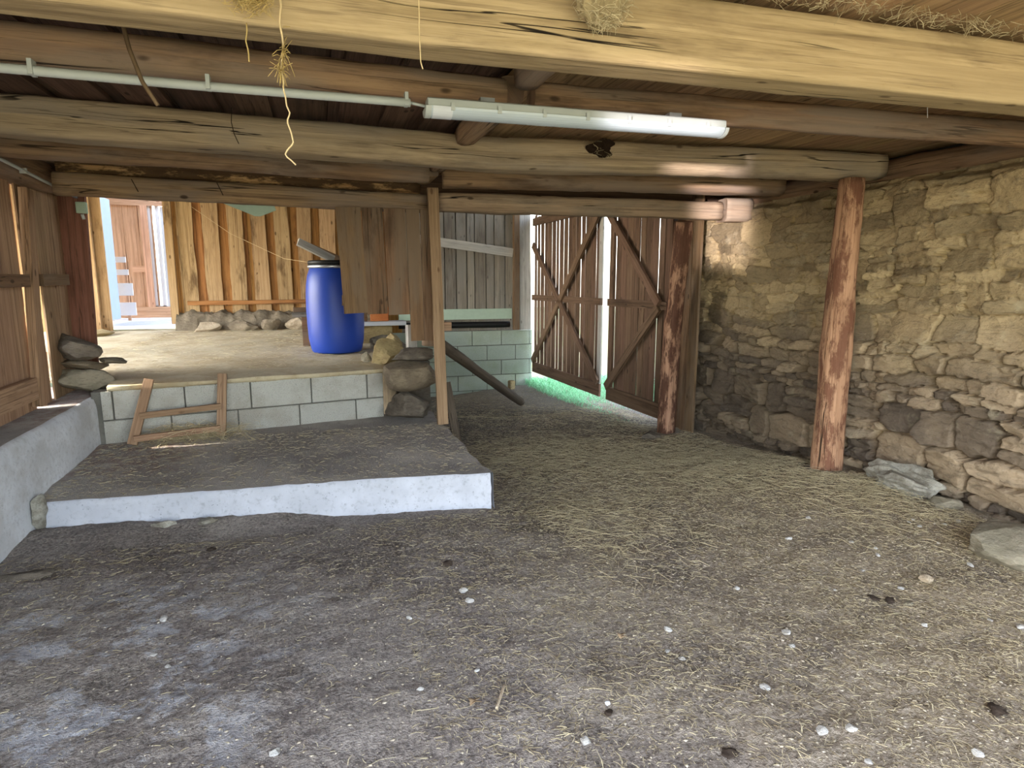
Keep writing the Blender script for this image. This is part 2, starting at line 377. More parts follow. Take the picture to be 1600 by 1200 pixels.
def ground_mat():
    t = NT('yard_ground'); o = t.geo(); n = t.noise(o, 1.4, 6., .65); c = t.mix(t.step(n, .4, .6), lin('6f6a5e'), lin('66704c')); p = t.xyz(o)
    c = t.mix(t.step(p[1], -2., -5.), c, t.mix(n, lin('b3a68c'), lin('a3a078'))); t.color(c); return t.m  # unseen yard paled away from the barn to bounce light in low
m_yard = ground_mat()

# ------------------------------------------------------------------ numpy noise
def vnoise(x, y, seed=0):
    xi = np.floor(x).astype(np.int64); yi = np.floor(y).astype(np.int64); xf = x-xi; yf = y-yi
    def h(a, b):
        n = (a*374761393 + b*668265263 + seed*982451653) & 0xffffffff
        n = ((n ^ (n >> 13))*1274126177) & 0xffffffff
        return ((n ^ (n >> 16)) & 0xffff)/65535.
    u = xf*xf*(3-2*xf); v = yf*yf*(3-2*yf)
    return (h(xi,yi)*(1-u)+h(xi+1,yi)*u)*(1-v)+(h(xi,yi+1)*(1-u)+h(xi+1,yi+1)*u)*v
def fbm(x, y, seed=0, o=4):
    r = 0; a = .5; t = 0
    for k in range(o): r = r+a*vnoise(x*2**k, y*2**k, seed+k*17); t += a; a *= .5
    return r/t - .5
def np_mesh(name, V, F, mats, smooth=True, attrs=None, sizes=4):
    me = bpy.data.meshes.new(name); n = len(F)
    me.vertices.add(len(V)); me.vertices.foreach_set('co', np.asarray(V, dtype=np.float32).ravel())
    me.loops.add(F.size); me.loops.foreach_set('vertex_index', F.astype(np.int32).ravel())
    me.polygons.add(n); me.polygons.foreach_set('loop_start', (np.arange(n)*sizes).astype(np.int32))
    me.polygons.foreach_set('loop_total', np.full(n, sizes, dtype=np.int32))
    me.polygons.foreach_set('use_smooth', np.full(n, smooth, dtype=bool))
    for k, a in (attrs or {}).items():
        at = me.attributes.new(k, 'FLOAT', 'POINT'); at.data.foreach_set('value', np.asarray(a, dtype=np.float32))
    me.update(calc_edges=True); me.validate()
    for m in (mats if isinstance(mats, (list, tuple)) else [mats]): me.materials.append(m)
    o = bpy.data.objects.new(name, me); COL.objects.link(o); return o
def gridfaces(nr, nc):
    i, j = np.meshgrid(np.arange(nr-1), np.arange(nc-1), indexing='ij'); a = (i*nc+j).ravel()
    return np.stack([a, a+1, a+nc+1, a+nc], 1)

# ------------------------------------------------------------------ floor
def floor_np(x, y):
    b = np.interp(y, [-1, 3.4, 4.8, 5.8, 7.5, 10, 11], [0, -.005, -.09, -.14, -.2, -.3, -.3])
    b = b - .12*np.clip((3.2-x)/1.3, 0, 1)*np.clip((y-7.5)/2.5, 0, 1)
    b = b + .07*np.exp(-((x-3.55)**2/.35+(y-3.7)**2/.5)) + .04*np.exp(-((x-3.6)**2/.3+(y-2.4)**2/.6))
    b = b + .07*np.exp(-((y-6.9-.25*np.sin(x*2.))**2/.12))*np.clip((x-1.)/.4, 0, 1)*np.clip((3.4-x)/.6, 0, 1)
    b = b + .055*np.exp(-((y-4.07)**2/.05))*np.clip((.4-x)/.6, 0, 1)
    b = b - .035*np.exp(-((x-1.25)**2/.06+(y-4.2)**2/.5))
    f = np.clip(1-(y-7)/3, .35, 1)
    return b + f*(.055*fbm(x*1.3, y*1.3, 3) + .03*fbm(x*5, y*5, 9) + .012*fbm(x*22, y*22, 21, 3))
def fh(x, y): return float(floor_np(np.array([x]), np.array([y]))[0])
ys = np.concatenate([np.arange(-.6, 1., .1), np.arange(1., 4.5, .013), np.arange(4.5, 10.3, .03)]); xs = np.arange(-2.2, 4.3, .0165)
Y, X = np.meshgrid(ys, xs, indexing='ij')
V = np.stack([X, Y, floor_np(X, Y)], -1).reshape(-1, 3)
fl = np_mesh('floor', V, gridfaces(len(ys), len(xs)), m_dirt)
tag(fl, 'trodden dirt barn floor strewn with straw and dung', 'floor', kind='structure')
# yard around the barn
mb = MB()
for (x0, x1, y0, y1, z) in ((-40, 40, -40, -.6, -.03), (-40, -2.2, -.6, 40, -.06), (4.25, 40, -.6, 5.4, -.06), (3.42, 40, 5.4, 40, -.27), (-2.2, 3.5, 10.2, 40, -.3)):
    mb.grid([[(x0, y0, z), (x1, y0, z)], [(x0, y1, z), (x1, y1, z)]], 0)
tag(mb.build('ground', m_yard), 'open yard ground around the barn', 'ground', kind='structure')

# ------------------------------------------------------------------ straw, chips, grass (nobody could count them)
def stalks(name, P, L, W, A, T, Z, R, mat, curl=.15):
    """thin three-sided stalks: P xy, L length, W radius, A heading, T tilt, Z base height"""
    n = len(P); rs = np.random.RandomState(5)
    d = np.stack([np.cos(A)*np.cos(T), np.sin(A)*np.cos(T), np.sin(T)], 1); s = np.stack([-np.sin(A), np.cos(A), 0*A], 1); u = np.cross(d, s)
    base = np.concatenate([P, Z[:, None]], 1); bend = (rs.rand(n)-.5)*curl*L*2; rings = []
    for k, (q, w) in enumerate(((-.5, .8), (0, 1.), (.5, .7))):
        c = base + d*(q*L)[:, None] + s*(bend*(1-4*q*q))[:, None] + np.array([0, 0, 1.])*(.06*L*(1-4*q*q))[:, None]
        for m in range(3):
            a = 2*PI*m/3 + .5; rings.append(c + (s*math.cos(a)+u*math.sin(a))*(W*w)[:, None])
    V = np.stack(rings, 1).reshape(-1, 3); o = (np.arange(n)*9)[:, None]; F = []
    for k in (0, 3):
        for m in range(3):
            F.append(np.concatenate([o+k+m, o+k+(m+1) % 3, o+k+3+(m+1) % 3, o+k+3+m], 1))
    F = np.stack(F, 1).reshape(-1, 4)
    return np_mesh(name, V, F, mat, False, {'rnd': np.repeat(R, 9)})
rs = np.random.RandomState(11)
def sample(n, dens, x0, x1, y0, y1):
    out = []
    while sum(len(a) for a in out) < n:
        x = x0+(x1-x0)*rs.rand(n); y = y0+(y1-y0)*rs.rand(n); k = rs.rand(n) < dens(x, y); out.append(np.stack([x, y], 1)[k])
    return np.concatenate(out)[:n]
def dens_floor(x, y):
    d = .25 + .75*np.clip((x+.4)/2.6, 0, 1)
    d = d*(.35+1.3*np.clip(fbm(x*1.1, y*1.1, 44)+.5, 0, 1)**2*1.6)*np.clip(1.3-np.abs(y-3.2)/4.5, .15, 1)
    d = d*np.where((x < 1.06) & (y > 3.75) & (y < 6), 0, 1)*np.where((x < -1.66), 0, 1)*np.where(x > 3.76, 0, 1)*np.where((x < 1.2) & (y > 5.25), 0, 1)
    d = d*1*np.where((np.hypot(x+.6, y-2.2) < .9), .35, 1)
    for px, py in ((3.65, 3.66), (3.5, 5.72)): d = d*(np.hypot(x-px, y-py) > .17)
    return np.clip(d, 0, 1)
P = sample(62000, dens_floor, -1.7, 3.95, 1.0, 9.5); n = len(P)
L = .008+.034*rs.rand(n)**2.2+np.where(rs.rand(n) < .04, .09*rs.rand(n), 0)+np.where(P[:,1] > 3.5, .03*rs.rand(n), 0)
stw = stalks('loose_straw', P, L, .0006+.0009*rs.rand(n), rs.rand(n)*2*PI*.5+np.where(rs.rand(n) < .5, 0, PI)-.4, (rs.rand(n)-.4)*.25, floor_np(P[:,0], P[:,1])+.003+.004*rs.rand(n), rs.rand(n)**1.3, m_straw)
tag(stw, 'loose pale straw scattered over the dirt floor', 'straw', kind='stuff')
# heavier hay drift at the foot of the stone wall and by the gate post
def dens_hay(x, y):
    a = np.exp(-(((x-3.1)**2)/.3+((y-4.3)**2)/.5)) + .8*np.exp(-(((x-3.45)**2)/.15+((y-3.2)**2)/.5)) + .6*np.exp(-(((x-2.2)**2)/.9+((y-5.)**2)/.35)) + .5*np.exp(-(((x-1.5)**2)/.2+((y-3.3)**2)/.2))
    for px, py in ((3.65, 3.66), (3.5, 5.72)): a = a*(np.hypot(x-px, y-py) > .2)
    return np.clip(a, 0, 1)
P = sample(6500, dens_hay, 1.25, 3.7, 2.2, 6.); n = len(P)
hay = stalks('hay_drift', P, .05+.12*rs.rand(n)**1.5, .0009+.001*rs.rand(n), rs.rand(n)*2*PI, (rs.rand(n)-.4)*.45, floor_np(P[:,0], P[:,1])+.006+.022*rs.rand(n), .2+.6*rs.rand(n), m_straw, .25)
tag(hay, 'heavier drift of yellow hay at the foot of the stone wall', 'hay', kind='stuff')
SLZ = .2
def slab_z(x, y): return SLZ - .05*np.clip((.3-x)/2, 0, 1)*np.clip(1-(y-4.)/1.4, 0, 1)
def slab_front(x): return 4.2-(x+1.7)*(4.2-3.83)/2.72
P = sample(3000, lambda x, y: np.where(y > slab_front(x)+.03, .3+.7*np.clip(fbm(x*2, y*2, 8)+.5, 0, 1), 0)*np.where((x < -.9) | (y > 5.2), 1, .6), -1.66, 1.02, 3.9, 5.4); n = len(P)
o = stalks('slab_straw', P, .012+.05*rs.rand(n)**2, .0007+.0009*rs.rand(n), rs.rand(n)*2*PI, (rs.rand(n)-.4)*.25, slab_z(P[:,0], P[:,1])+.006+.006*rs.rand(n), .2+.75*rs.rand(n)**1.3, m_straw)
tag(o, 'thin straw litter on the raised concrete slab', 'straw', kind='stuff')
P = sample(700, lambda x, y: np.exp(-((x+1.05)**2/.09+(y-5.45)**2/.02)), -1.4, -.5, 5.3, 5.5); n = len(P)
o = stalks('ladder_hay', P, .06+.16*rs.rand(n), .0009+.0009*rs.rand(n), rs.rand(n)*2*PI, (rs.rand(n)-.2)*.9, SLZ+.01+.1*rs.rand(n)**2, .1+.7*rs.rand(n), m_straw, .3)
tag(o, 'tangle of hay lying behind the small wooden step ladder', 'hay', kind='stuff')
# chips
P = sample(11000, lambda x, y: np.clip(.25+.4*(x+.5)/3, .1, 1)*np.where((x < 1.06) & (y > 3.75), 0, 1), -1.6, 3.85, 1.0, 5.); n = len(P)
oc = np.array([(1,0,0),(0,1,0),(-1,0,0),(0,-1,0),(0,0,1),(0,0,-1)], float)
sz = (.0022+.005*rs.rand(n)**2.5); ang = rs.rand(n)*2*PI
ca, sa = np.cos(ang), np.sin(ang); q = oc[None]*np.stack([sz*(1+.8*rs.rand(n)), sz, sz*.45], 1)[:, None]
V = np.stack([q[...,0]*ca[:,None]-q[...,1]*sa[:,None]+P[:,0:1], q[...,0]*sa[:,None]+q[...,1]*ca[:,None]+P[:,1:2], q[...,2]+(floor_np(P[:,0],P[:,1])+.002)[:,None]], -1).reshape(-1, 3)
tri = np.array([(0,1,4),(1,2,4),(2,3,4),(3,0,4),(1,0,5),(2,1,5),(3,2,5),(0,3,5)])
F = (tri[None]+(np.arange(n)*6)[:,None,None]).reshape(-1, 3)
o = np_mesh('wood_chips', V, F, m_chip, True, {'rnd': np.repeat(rs.rand(n), 6)}, 3)
tag(o, 'tiny pale wood chips and grit bedded in the dirt floor', 'wood chips', kind='stuff')
# grass outside the gate
P = sample(9000, lambda x, y: np.clip(1.1-(x-3.2)/2.6, .15, 1)*np.where(x > 3.28+.12*fbm(y*3, y, 3), 1, .0), 3.2, 5.6, 6.35, 10.3); n = len(P)
o = stalks('yard_grass', P, .05+.09*rs.rand(n), .002+.002*rs.rand(n), rs.rand(n)*2*PI, .5+.9*rs.rand(n), -.27+.03+0*P[:,0]+np.where(P[:,0] < 3.5, .02, 0), rs.rand(n), m_grass, .3)
tag(o, 'bright green grass showing under the plank gate', 'grass', kind='stuff')

# ------------------------------------------------------------------ rocks
def rock(name, c, size, seed, mat, rz=0., tilt=(0, 0), chop=14, rough=.14, sub=4, lab=None, cat='stone', group=None, parent=None, z0=None):
    bm = bmesh.new(); bmesh.ops.create_icosphere(bm, subdivisions=sub, radius=1.)
    r_ = random.Random(seed); pl = []
    for _ in range(chop):
        v = Vector((r_.gauss(0,1), r_.gauss(0,1), r_.gauss(0,1))).normalized(); pl.append((v, .5+.32*r_.random()))
    for v in bm.verts:
        p = v.co.copy()
        for nn, h in pl:
            d = p.dot(nn)
            if d > h: p -= nn*(d-h)*.92
        q = p*1.6+Vector((seed*3.1, 0, 0))
        p *= 1+rough*(noise.noise(q)+.5*noise.noise(q*2.3)+.25*noise.noise(q*5))
        v.co = p
    mx = [max(abs(v.co[i]) for v in bm.verts) for i in range(3)]
    R = Rz(rz) @ Rx(tilt[0]) @ Ry(tilt[1])
    for v in bm.verts: v.co = R @ Vector((v.co[0]/mx[0]*size[0]/2, v.co[1]/mx[1]*size[1]/2, v.co[2]/mx[2]*size[2]/2))
    for f in bm.faces: f.smooth = True
    me = bpy.data.meshes.new(name); bm.to_mesh(me); bm.free(); me.materials.append(mat)
    try: me.set_sharp_from_angle(angle=.35)
    except Exception: pass
    o = bpy.data.objects.new(name, me); COL.objects.link(o); o.location = c
    if z0 is not None: o.location.z = z0 - min(v.co.z for v in me.vertices)
    if lab: tag(o, lab, cat, group)
    if parent is not None: o.parent = parent; o.matrix_parent_inverse = parent.matrix_basis.inverted()
    return o

from mathutils.bvhtree import BVHTree
def tree_of(o):
    M_ = Matrix.LocRotScale(o.location, o.rotation_euler, None)
    return BVHTree.FromPolygons([M_ @ v.co for v in o.data.vertices], [tuple(p.vertices) for p in o.data.polygons])
def settle(o, others, rise=.12, step=.004):
    ts = [tree_of(q) for q in others]; o.location.z += rise
    for _ in range(int(2*rise/step)):
        o.location.z -= step; t = tree_of(o)
        if any(t.overlap(q) for q in ts): o.location.z += step; break
    return o

# ------------------------------------------------------------------ right rubble wall
def build_rubble():
    y0, y1, z0, z1 = -.3, 6.15, -.35, 2.2
    ds = .0095; S_ = np.arange(y0, y1, ds); Z_ = np.arange(z0, z1, ds)
    s, z = np.meshgrid(S_, Z_, indexing='ij')
    r_ = random.Random(21); seeds = []
    zz = z0
    while zz < z1:
        big = r_.random(); low = zz < .85
        h = r_.choice([.06, .09, .13, .2, .26]) if low else r_.choice([.08, .12, .17, .24])
        yy = y0 - .2*r_.random()
        while yy < y1+.2:
            w = h*(1.1+2.4*r_.random()) if h < .14 else h*(.9+1.4*r_.random())
            w = min(w, .62)
            if h >= .17 and r_.random() < .45:     # split a tall course into two or three thinner stones
                k = r_.choice([2, 3])
                for i in range(k):
                    hh = h/k; seeds.append((yy+w/2+.03*(r_.random()-.5), zz+hh*(i+.5), w*.5*(.8+.4*r_.random()), hh*.5))
            else: seeds.append((yy+w/2, zz+h/2+.03*(r_.random()-.5), w*.5, h*.5*(.85+.4*r_.random())))
            yy += w
        zz += h*.97
    sd = np.array(seeds); n = len(sd); rr = np.random.RandomState(4)
    ws = s+.05*fbm(s*3.2, z*3.2, 1)*2+.022*fbm(s*11, z*11, 2)*2; wz = z+.045*fbm(s*2.6+9, z*3.4, 5)*2+.018*fbm(s*12, z*12, 6)*2 + .04*np.sin(s*1.7)
    f1 = np.full(s.shape, 9.); f2 = np.full(s.shape, 9.); idx = np.zeros(s.shape, int)
    for k in range(n):
        c = sd[k]; i0 = max(0, int((c[0]-3*c[2]-.25-y0)/ds)); i1 = min(len(S_), int((c[0]+3*c[2]+.25-y0)/ds)+1); j0 = max(0, int((c[1]-3*c[3]-.25-z0)/ds)); j1 = min(len(Z_), int((c[1]+3*c[3]+.25-z0)/ds)+1)
        if i1 <= i0 or j1 <= j0: continue
        a = np.abs(ws[i0:i1, j0:j1]-c[0])/c[2]; b = np.abs(wz[i0:i1, j0:j1]-c[1])/c[3]
        d = (a**2.6+b**2.6)**(1/2.6)*(min(c[2], c[3])*.5+.03)/.08 * .5 + .5*(a**2.6+b**2.6)**(1/2.6)
        F1 = f1[i0:i1, j0:j1]; F2 = f2[i0:i1, j0:j1]; I = idx[i0:i1, j0:j1]
        m = d < F1; F2[:] = np.where(m, F1, np.minimum(F2, d)); I[m] = k; F1[:] = np.where(m, d, F1)
    e = f2-f1
    lowf = np.clip((1.05+.5*fbm(s*1.2, z*1.2, 77)-z)/.25, 0, 1)
    wj = .09+.13*lowf                                  # joint width in distance units
    body = np.clip(e/wj, 0, 1); body = body*body*(3-2*body)
    jit = rr.rand(n); dep = (rr.rand(n)-.5); ta = (rr.rand(n)-.5)*.5; tb = (rr.rand(n)-.5)*.6
    c = sd[idx]; tiltv = ta[idx]*(s-c[...,0])+tb[idx]*(z-c[...,1])
    lay = np.abs(fbm(s*4+jit[idx]*9, z*(9+15*lowf)+jit[idx]*50, 31))*2
    crk = np.clip(1-e/.06, 0, 1)*np.clip(.75+3*fbm(s*4, z*4, 88), 0, 1)
    out = -crk*(.055+.04*lowf) + body*(.034+.07*lowf) + body*(dep[idx]*(.035+.055*lowf) + np.clip(tiltv, -.04, .04)) - body*lay*(.008+.02*lowf) + .03*fbm(s*7, z*9, 50) + .012*fbm(s*30, z*40, 60)
    # weathered crest with loose top stones
    Xw = np.interp(s, [0, 4.8, 5.6, 6.2], [4.0, 4.0, 3.97, 3.92])
    x = Xw - out + .03*fbm(s*.9, z*.9, 15)
    top = 2.12+.05*fbm(s*2.2, s*0, 8)*2 + .02*fbm(s*9, s*0, 3)
    drop = np.clip((z-top)/.04, 0, 1); x = x + .1*drop
    joint = 1-np.clip(e/(wj*.75), 0, 1)
    V = np.stack([x, s, z], -1).reshape(-1, 3)
    F = gridfaces(len(S_), len(Z_))[:, ::-1]
    cellc = np.clip(jit[idx]*.8+.2*fbm(s*6, z*6, 12)*2, 0, 1)
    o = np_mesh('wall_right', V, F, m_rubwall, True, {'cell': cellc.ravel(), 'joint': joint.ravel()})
    return o
tag(build_rubble(), 'dry rubble stone wall with yellowish mortar along the right side', 'wall', kind='structure')
tag(MB().box((4.3, 2.9, .87), (.28, 7.2, 2.44)).box((4.42, 2.9, 2.25), (.05, 7.2, .5)).box((4.1, 6.35, 1.3), (.7, .1, 2.4)).build('wall_right_core', m_joint), 'solid core behind the right stone wall', 'wall', kind='structure')

# ------------------------------------------------------------------ slab, ledge, platform
def slab():
    mb = MB(); n = 60; P = []
    xs_ = [-1.72+(1.04+1.72)*k/n for k in range(n+1)]
    rows = []
    def fy(x, z): return slab_front(x)+.01*noise.noise((x*5, z*9, 1)) + (.0 if x < .93 else .0)
    prof = [(0, -.35), (0, -.02), (0, .05), (0, .1), (0, .15), (.0, .185), (.015, .2)]
    front = [[(x + (.03*noise.noise((x*9, z*20, 4)) if 0 < i < n else (.02*noise.noise((z*9, 3, 1)) if i == n else 0)), fy(x, z)+d + .012*max(0, noise.noise((x*14, z*14, 9))-.25)*3, z-max(0, z)/SLZ*(SLZ-float(slab_z(x, slab_front(x))))+(.008*noise.noise((x*6, 2, 2)) if z > .18 else 0)) for i, x in enumerate(xs_)] for d, z in prof]
    mb.grid(front, 0, flip=False)
    top = []
    for k in range(31):
        u = k/30; row = []
        for i, x in enumerate(xs_):
            f0 = front[-1][i]; yb = 5.95; y = f0[1]*(1-u)+yb*u
            xe = x
            if i == n: xe = f0[0]*(1-u)+1.0*u + .03*noise.noise((y*4, 8, 1))
            row.append((xe if i == n else (f0[0]*(1-u)+x*u), y, f0[2]*(1-min(1, u*8))+min(1, u*8)*(float(slab_z(x, y))+.01*noise.noise((x*3, y*3, 0))+.006*noise.noise((x*11, y*11, 4)))))
        top.append(row)
    mb.grid(top, 0, mi=1)
    side = [[Vector(r[-1]) for r in top]]
    for z in (.15, .1, .03, -.1, -.35): side.append([Vector((r[-1][0]+.03*noise.noise((r[-1][1]*5, z*12, 3))+.012, r[-1][1], z)) for r in top])
    mb.grid(side, 0)
    return mb.build('concrete_slab', [m_conc, m_slabtop])
slab_o = tag(slab(), 'low concrete slab with pale front face and dirty top', 'concrete slab', kind='structure')
rock('concrete_crumb', (-1.655, 4.185, .1), (.1, .12, .24), 91, m_mortarlump, lab='crumbling grey concrete lump in the corner between slab and ledge')
for i, (x, y, w) in enumerate(((-.95, 4.03, .16), (-.72, 4.0, .14))):
    rock('concrete_crumb', (x, y-.02, .015), (w, .07, .06), 60+i, m_mortarlump, lab=('larger', 'smaller')[i]+' broken concrete flake at the foot of the slab front')

def ledge():
    mb = MB(); P = []
    ysl = [1.0+.1*k for k in range(50)] + [5.98, 6.04, 6.08]
    prof = [(-1.66, -.35), (-1.675, 0), (-1.685, .2), (-1.69, .4), (-1.695, .5), (-1.71, .545), (-1.74, .56), (-1.95, .555), (-2.25, .56)]
    rows = []
    for y in ysl:
        e = max(0, (y-5.85)/.23)
        rows.append([(x - .1*e*e*(1 if x > -1.9 else 0) + .012*noise.noise((y*2.5, z*4, 2)) + .006*noise.noise((y*9, z*12, 5)), y, z + (.02*(y-4.8)/1.2 if z > .4 else 0) + .006*noise.noise((y*6, x*6, 7))) for x, z in prof])
    mb.grid(rows, 0, flip=False)
    for i in range(len(rows)-1):     # dirt-dusted top
        for j in range(len(prof)-1):
            if j >= 6: mb.mi[i*(len(prof)-1)+j] = 1
    mb.grid([rows[-1], [(x, 6.1, z) for x, z in [(-2.0, -.35)]*len(prof)]], 0)
    return mb.build('ledge', [m_conc2, m_slabtop])
ledge_o = tag(ledge(), 'rough whitewashed concrete ledge below the left plank wall', 'concrete ledge', kind='structure')

# upper platform: block front wall + concrete top
BA, BB = Vector((-1.72, 5.46, 0)), Vector((.54, 5.86, 0))
bd = (BB-BA).normalized(); bn_ = Vector((bd.y, -bd.x, 0))
PZ = .665
def blocks(mb, A, d, n, L, zs, bl=.5, off=(0, .25), t=.02, gap=.011, mi=0):
    R = Matrix((d, -n, Vector((0,0,1)))).transposed()
    for k in range(len(zs)-1):
        x = -off[k % len(off)]
        while x < L:
            a, b = max(0, x), min(L, x+bl)
            if b-a > .04:
                c = A + d*((a+b)/2) + n*(t/2*(.6+.8*rng.random())) + Vector((0,0,(zs[k]+zs[k+1])/2))
                mb.box(c, (b-a-gap, t, zs[k+1]-zs[k]-gap), R, 0, mi=mi)
            x += bl
mb = MB(); Lb = (BB-BA).length
blocks(mb, BA+bd*.06, bd, bn_, Lb-.06, [.1, .385, .62], off=(.03, .42), mi=0)
R_ = Matrix((bd, -bn_, Vector((0,0,1)))).transposed()
mb.box(BA+bd*Lb/2-bn_*.12+Vector((0,0,.3)), (Lb, .24, .62), R_, mi=1)
tag(mb.build('wall_platform', [m_block, m_joint], bevel=.004), 'grey aggregate block wall carrying the upper concrete floor', 'wall', kind='structure')
def plat():
    mb = MB(); n = 44; top = []
    def tz(x, y): return PZ + .115*max(0, (y-6)/4) + .008*noise.noise((x*2, y*2, 3)) + .004*noise.noise((x*9, y*9, 3))
    for k in range(40):
        u = k/39; row = []
        for i in range(n+1):
            x = -5.2 + (.66+5.2)*i/n
            f = BA + bd*((x-BA.x)/bd.x) + bn_*.035 if x > -1.62 else Vector((x, 6.1, 0))
            yf = f.y + .012*noise.noise((x*7, 1, 1)); y = yf*(1-u)+10.1*u
            row.append((x, y, tz(x, y)+(-.012 if k == 0 else 0)))
        top.append(row)
    mb.grid(top, 0)
    lip = [top[0], [(x, y+.004*noise.noise((x*30, 3, 1)), z-.02) for x, y, z in top[0]], [(x, y+.015+.02*noise.noise((x*12, 5, 1)), .612+.012*noise.noise((x*9, 0, 6))) for x, y, z in top[0]], [(x, y+.05, .61) for x, y, z in top[0]]]
    mb.grid(lip[::-1], 0)
    mb.grid([[(r[-1][0], r[-1][1], r[-1][2]) for r in top], [(r[-1][0], r[-1][1], -.4) for r in top]], 0, mi=1)
    return mb.build('floor_platform', [m_conc3, m_boulder2]), tz
pf, platz = plat()
tag(pf, 'straw-dusted upper concrete floor beyond the block wall', 'floor', kind='structure')

# ------------------------------------------------------------------ left plank wall
mb = MB(); y = .6
cuts = []
while y < 6.05:
    w = .17+.06*rng.random()
    if 5.0 < y+w < 5.2: w = 5.165-y
    if 5.3 < y+w < 5.53: w = 5.43-y
    mb.plank((-1.98+.004*rng.random(), y+w/2, .47), (-1.98, y+w/2+0., 2.14), w+(.006 if not (abs(y+w-5.165) < .01 or abs(y+w-5.43) < .01) else -.003), .012+.002*(len(mb.f) % 2), (1, 0, 0), .004, 14)
    y += w
    if abs(y-5.165) < .01 or abs(y-5.43) < .01: y += .075
for yc, z0, z1 in ((5.2, 1.28, 2.14), (5.47, 1.3, 2.14), (5.47, .47, .93)): mb.plank((-2.03, yc, z0), (-2.03, yc+.01, z1), .16, .02, (1, 0, 0), .004, 6)  # outer battens added over the board gaps to shorten the sun streaks
tag(mb.build('wall_left', m_left), 'left wall of vertical brown boards with sunlit gaps', 'wall', kind='structure')
def simple(name, mb, mats, label, cat, group=None, kind=None, bevel=0, origin=None):
    o = mb.build(name, mats, None, bevel); tag(o, label, cat, group, kind)
    if origin: setorigin(o, origin)
    return o
for (yc, lab) in ((5.17, 'upright batten on the left plank wall standing on the concrete ledge'),):
    simple('upright_stud', MB().plank((-1.955, 5.11, .585), (-1.955, 5.31, 2.1), .1, .055, (1, 0, 0), .004), m_left, lab, 'wooden stud')
simple('horizontal_rail', MB().plank((-1.95, 1., 1.46), (-1.95, 5.13, 1.465), .085, .05, (1,0,0), .003), m_panel, 'horizontal grey rail across the left plank wall, upper one', 'wooden rail')
simple('horizontal_rail', MB().plank((-1.95, 5.36, 1.47), (-1.95, 5.85, 1.475), .085, .05, (1,0,0), .003), m_panel, 'short grey rail piece between left wall stud and reddish corner board', 'wooden rail')
simple('horizontal_rail', MB().plank((-1.95, 1., .7), (-1.95, 5.04, .725), .15, .05, (1,0,0), .004), m_left, 'low board rail along the foot of the left plank wall', 'wooden rail')
simple('corner_board', MB().plank((-1.97, 6.04, .69), (-1.93, 6.04, 2.15), .31, .05, (0,-1,0), .004), m_red, 'wide reddish brown board at the far end of the left wall', 'corner board')
# wall plate log above, conduit on it, junction box
simple('plate_log', MB().log([(-1.99, .4, 2.25), (-1.99, 3., 2.25), (-1.975, 6.0, 2.24)], [.12, .12, .11], 2.6, wob=.015), m_log, 'dark log lying along the top of the left plank wall', 'log beam')
t = empty('grey_conduit', (-1.845, 4.5, 2.2), 'thin grey conduit running along the log above the left wall', 'conduit')
MB().log([(-1.842, .6, 2.225), (-1.845, 4.7, 2.215), (-1.83, 6.0, 2.13)], .011, 2, 10, .2, 0).build('pipe', m_pvc, t)
for yy, zz in ((3.3, 2.219), (5.1, 2.192)): MB().box((-1.85, yy, zz), (.04, .02, .034)).build('clip', m_pvc, t)
t = empty('junction_box', (-1.8, 5.98, 2.05), 'small pale green electrical box on the corner board top', 'junction box')
MB().box((-1.8, 5.985, 2.05), (.075, .05, .09)).build('box_body', m_mint, t, .006)
MB().box((-1.8, 5.957, 2.05), (.06, .006, .07)).build('lid', m_mint, t, .002)
MB().log([(-1.8, 5.98, 2.0), (-1.795, 5.99, 1.96)], .012, 2, 10, .03, 0).build('cable_gland', m_pvc, t)
ls_ = []; ps_ = []
# three stones stacked on the ledge end
ls_.append(settle(rock('ledge_stone', (-1.83, 5.73, .66), (.46, .3, .19), 3, m_slatestone, rz=.2, tilt=(0, .12), z0=.555, lab='bottom slab-like stone of the three stacked on the ledge end'), [ledge_o]+ls_))
ls_.append(settle(rock('ledge_stone', (-1.85, 5.78, .77), (.42, .26, .085), 14, m_boulder2, rz=.5, tilt=(0, .14), z0=.725, lab='thin flat middle stone of the three stacked on the ledge end', chop=12), [ledge_o]+ls_))
ls_.append(settle(rock('ledge_stone', (-1.64, 5.82, .7), (.26, .2, .06), 15, m_slatestone, rz=-.3, tilt=(0, .05), z0=.69, lab='small flat grey stone poking out beside the ledge stack', chop=12), [ledge_o]+ls_))
ls_.append(settle(rock('ledge_stone', (-1.87, 5.72, .88), (.4, .26, .2), 8, m_boulder, rz=-.1, tilt=(0, .22), z0=.79, lab='dark top stone of the three stacked on the ledge end'), [ledge_o]+ls_))

# ------------------------------------------------------------------ step ladder
t = empty('step_ladder', (-1.1, 5.45, SLZ), 'small two-rung wooden step ladder leaning on the block wall', 'step ladder')
def bz(x): return BA.y + (x-BA.x)*(bd.y/bd.x)
MB().plank((-1.43, bz(-1.43)-.2, SLZ+.012), (-1.315, bz(-1.3)-.04, .69), .07, .035, (0,-1,0), .001).build('stile', m_newwood, t, .003)
MB().plank((-.815, bz(-.8)-.2, SLZ+.012), (-.795, bz(-.8)-.04, .70), .07, .035, (0,-1,0), .001).build('stile', m_newwood, t, .003)
MB().plank((-1.375, bz(-1.37)-.16, .43), (-.81, bz(-.8)-.155, .455), .045, .04, (0,-1,0), .001).build('rung', m_newwood, t, .003)
MB().plank((-1.415, bz(-1.4)-.215, .265), (-.82, bz(-.8)-.21, .285), .045, .04, (0,-1,0), .001).build('rung', m_newwood, t, .003)
# white price-tag sized plaster dabs on the blocks belong to the wall; skip

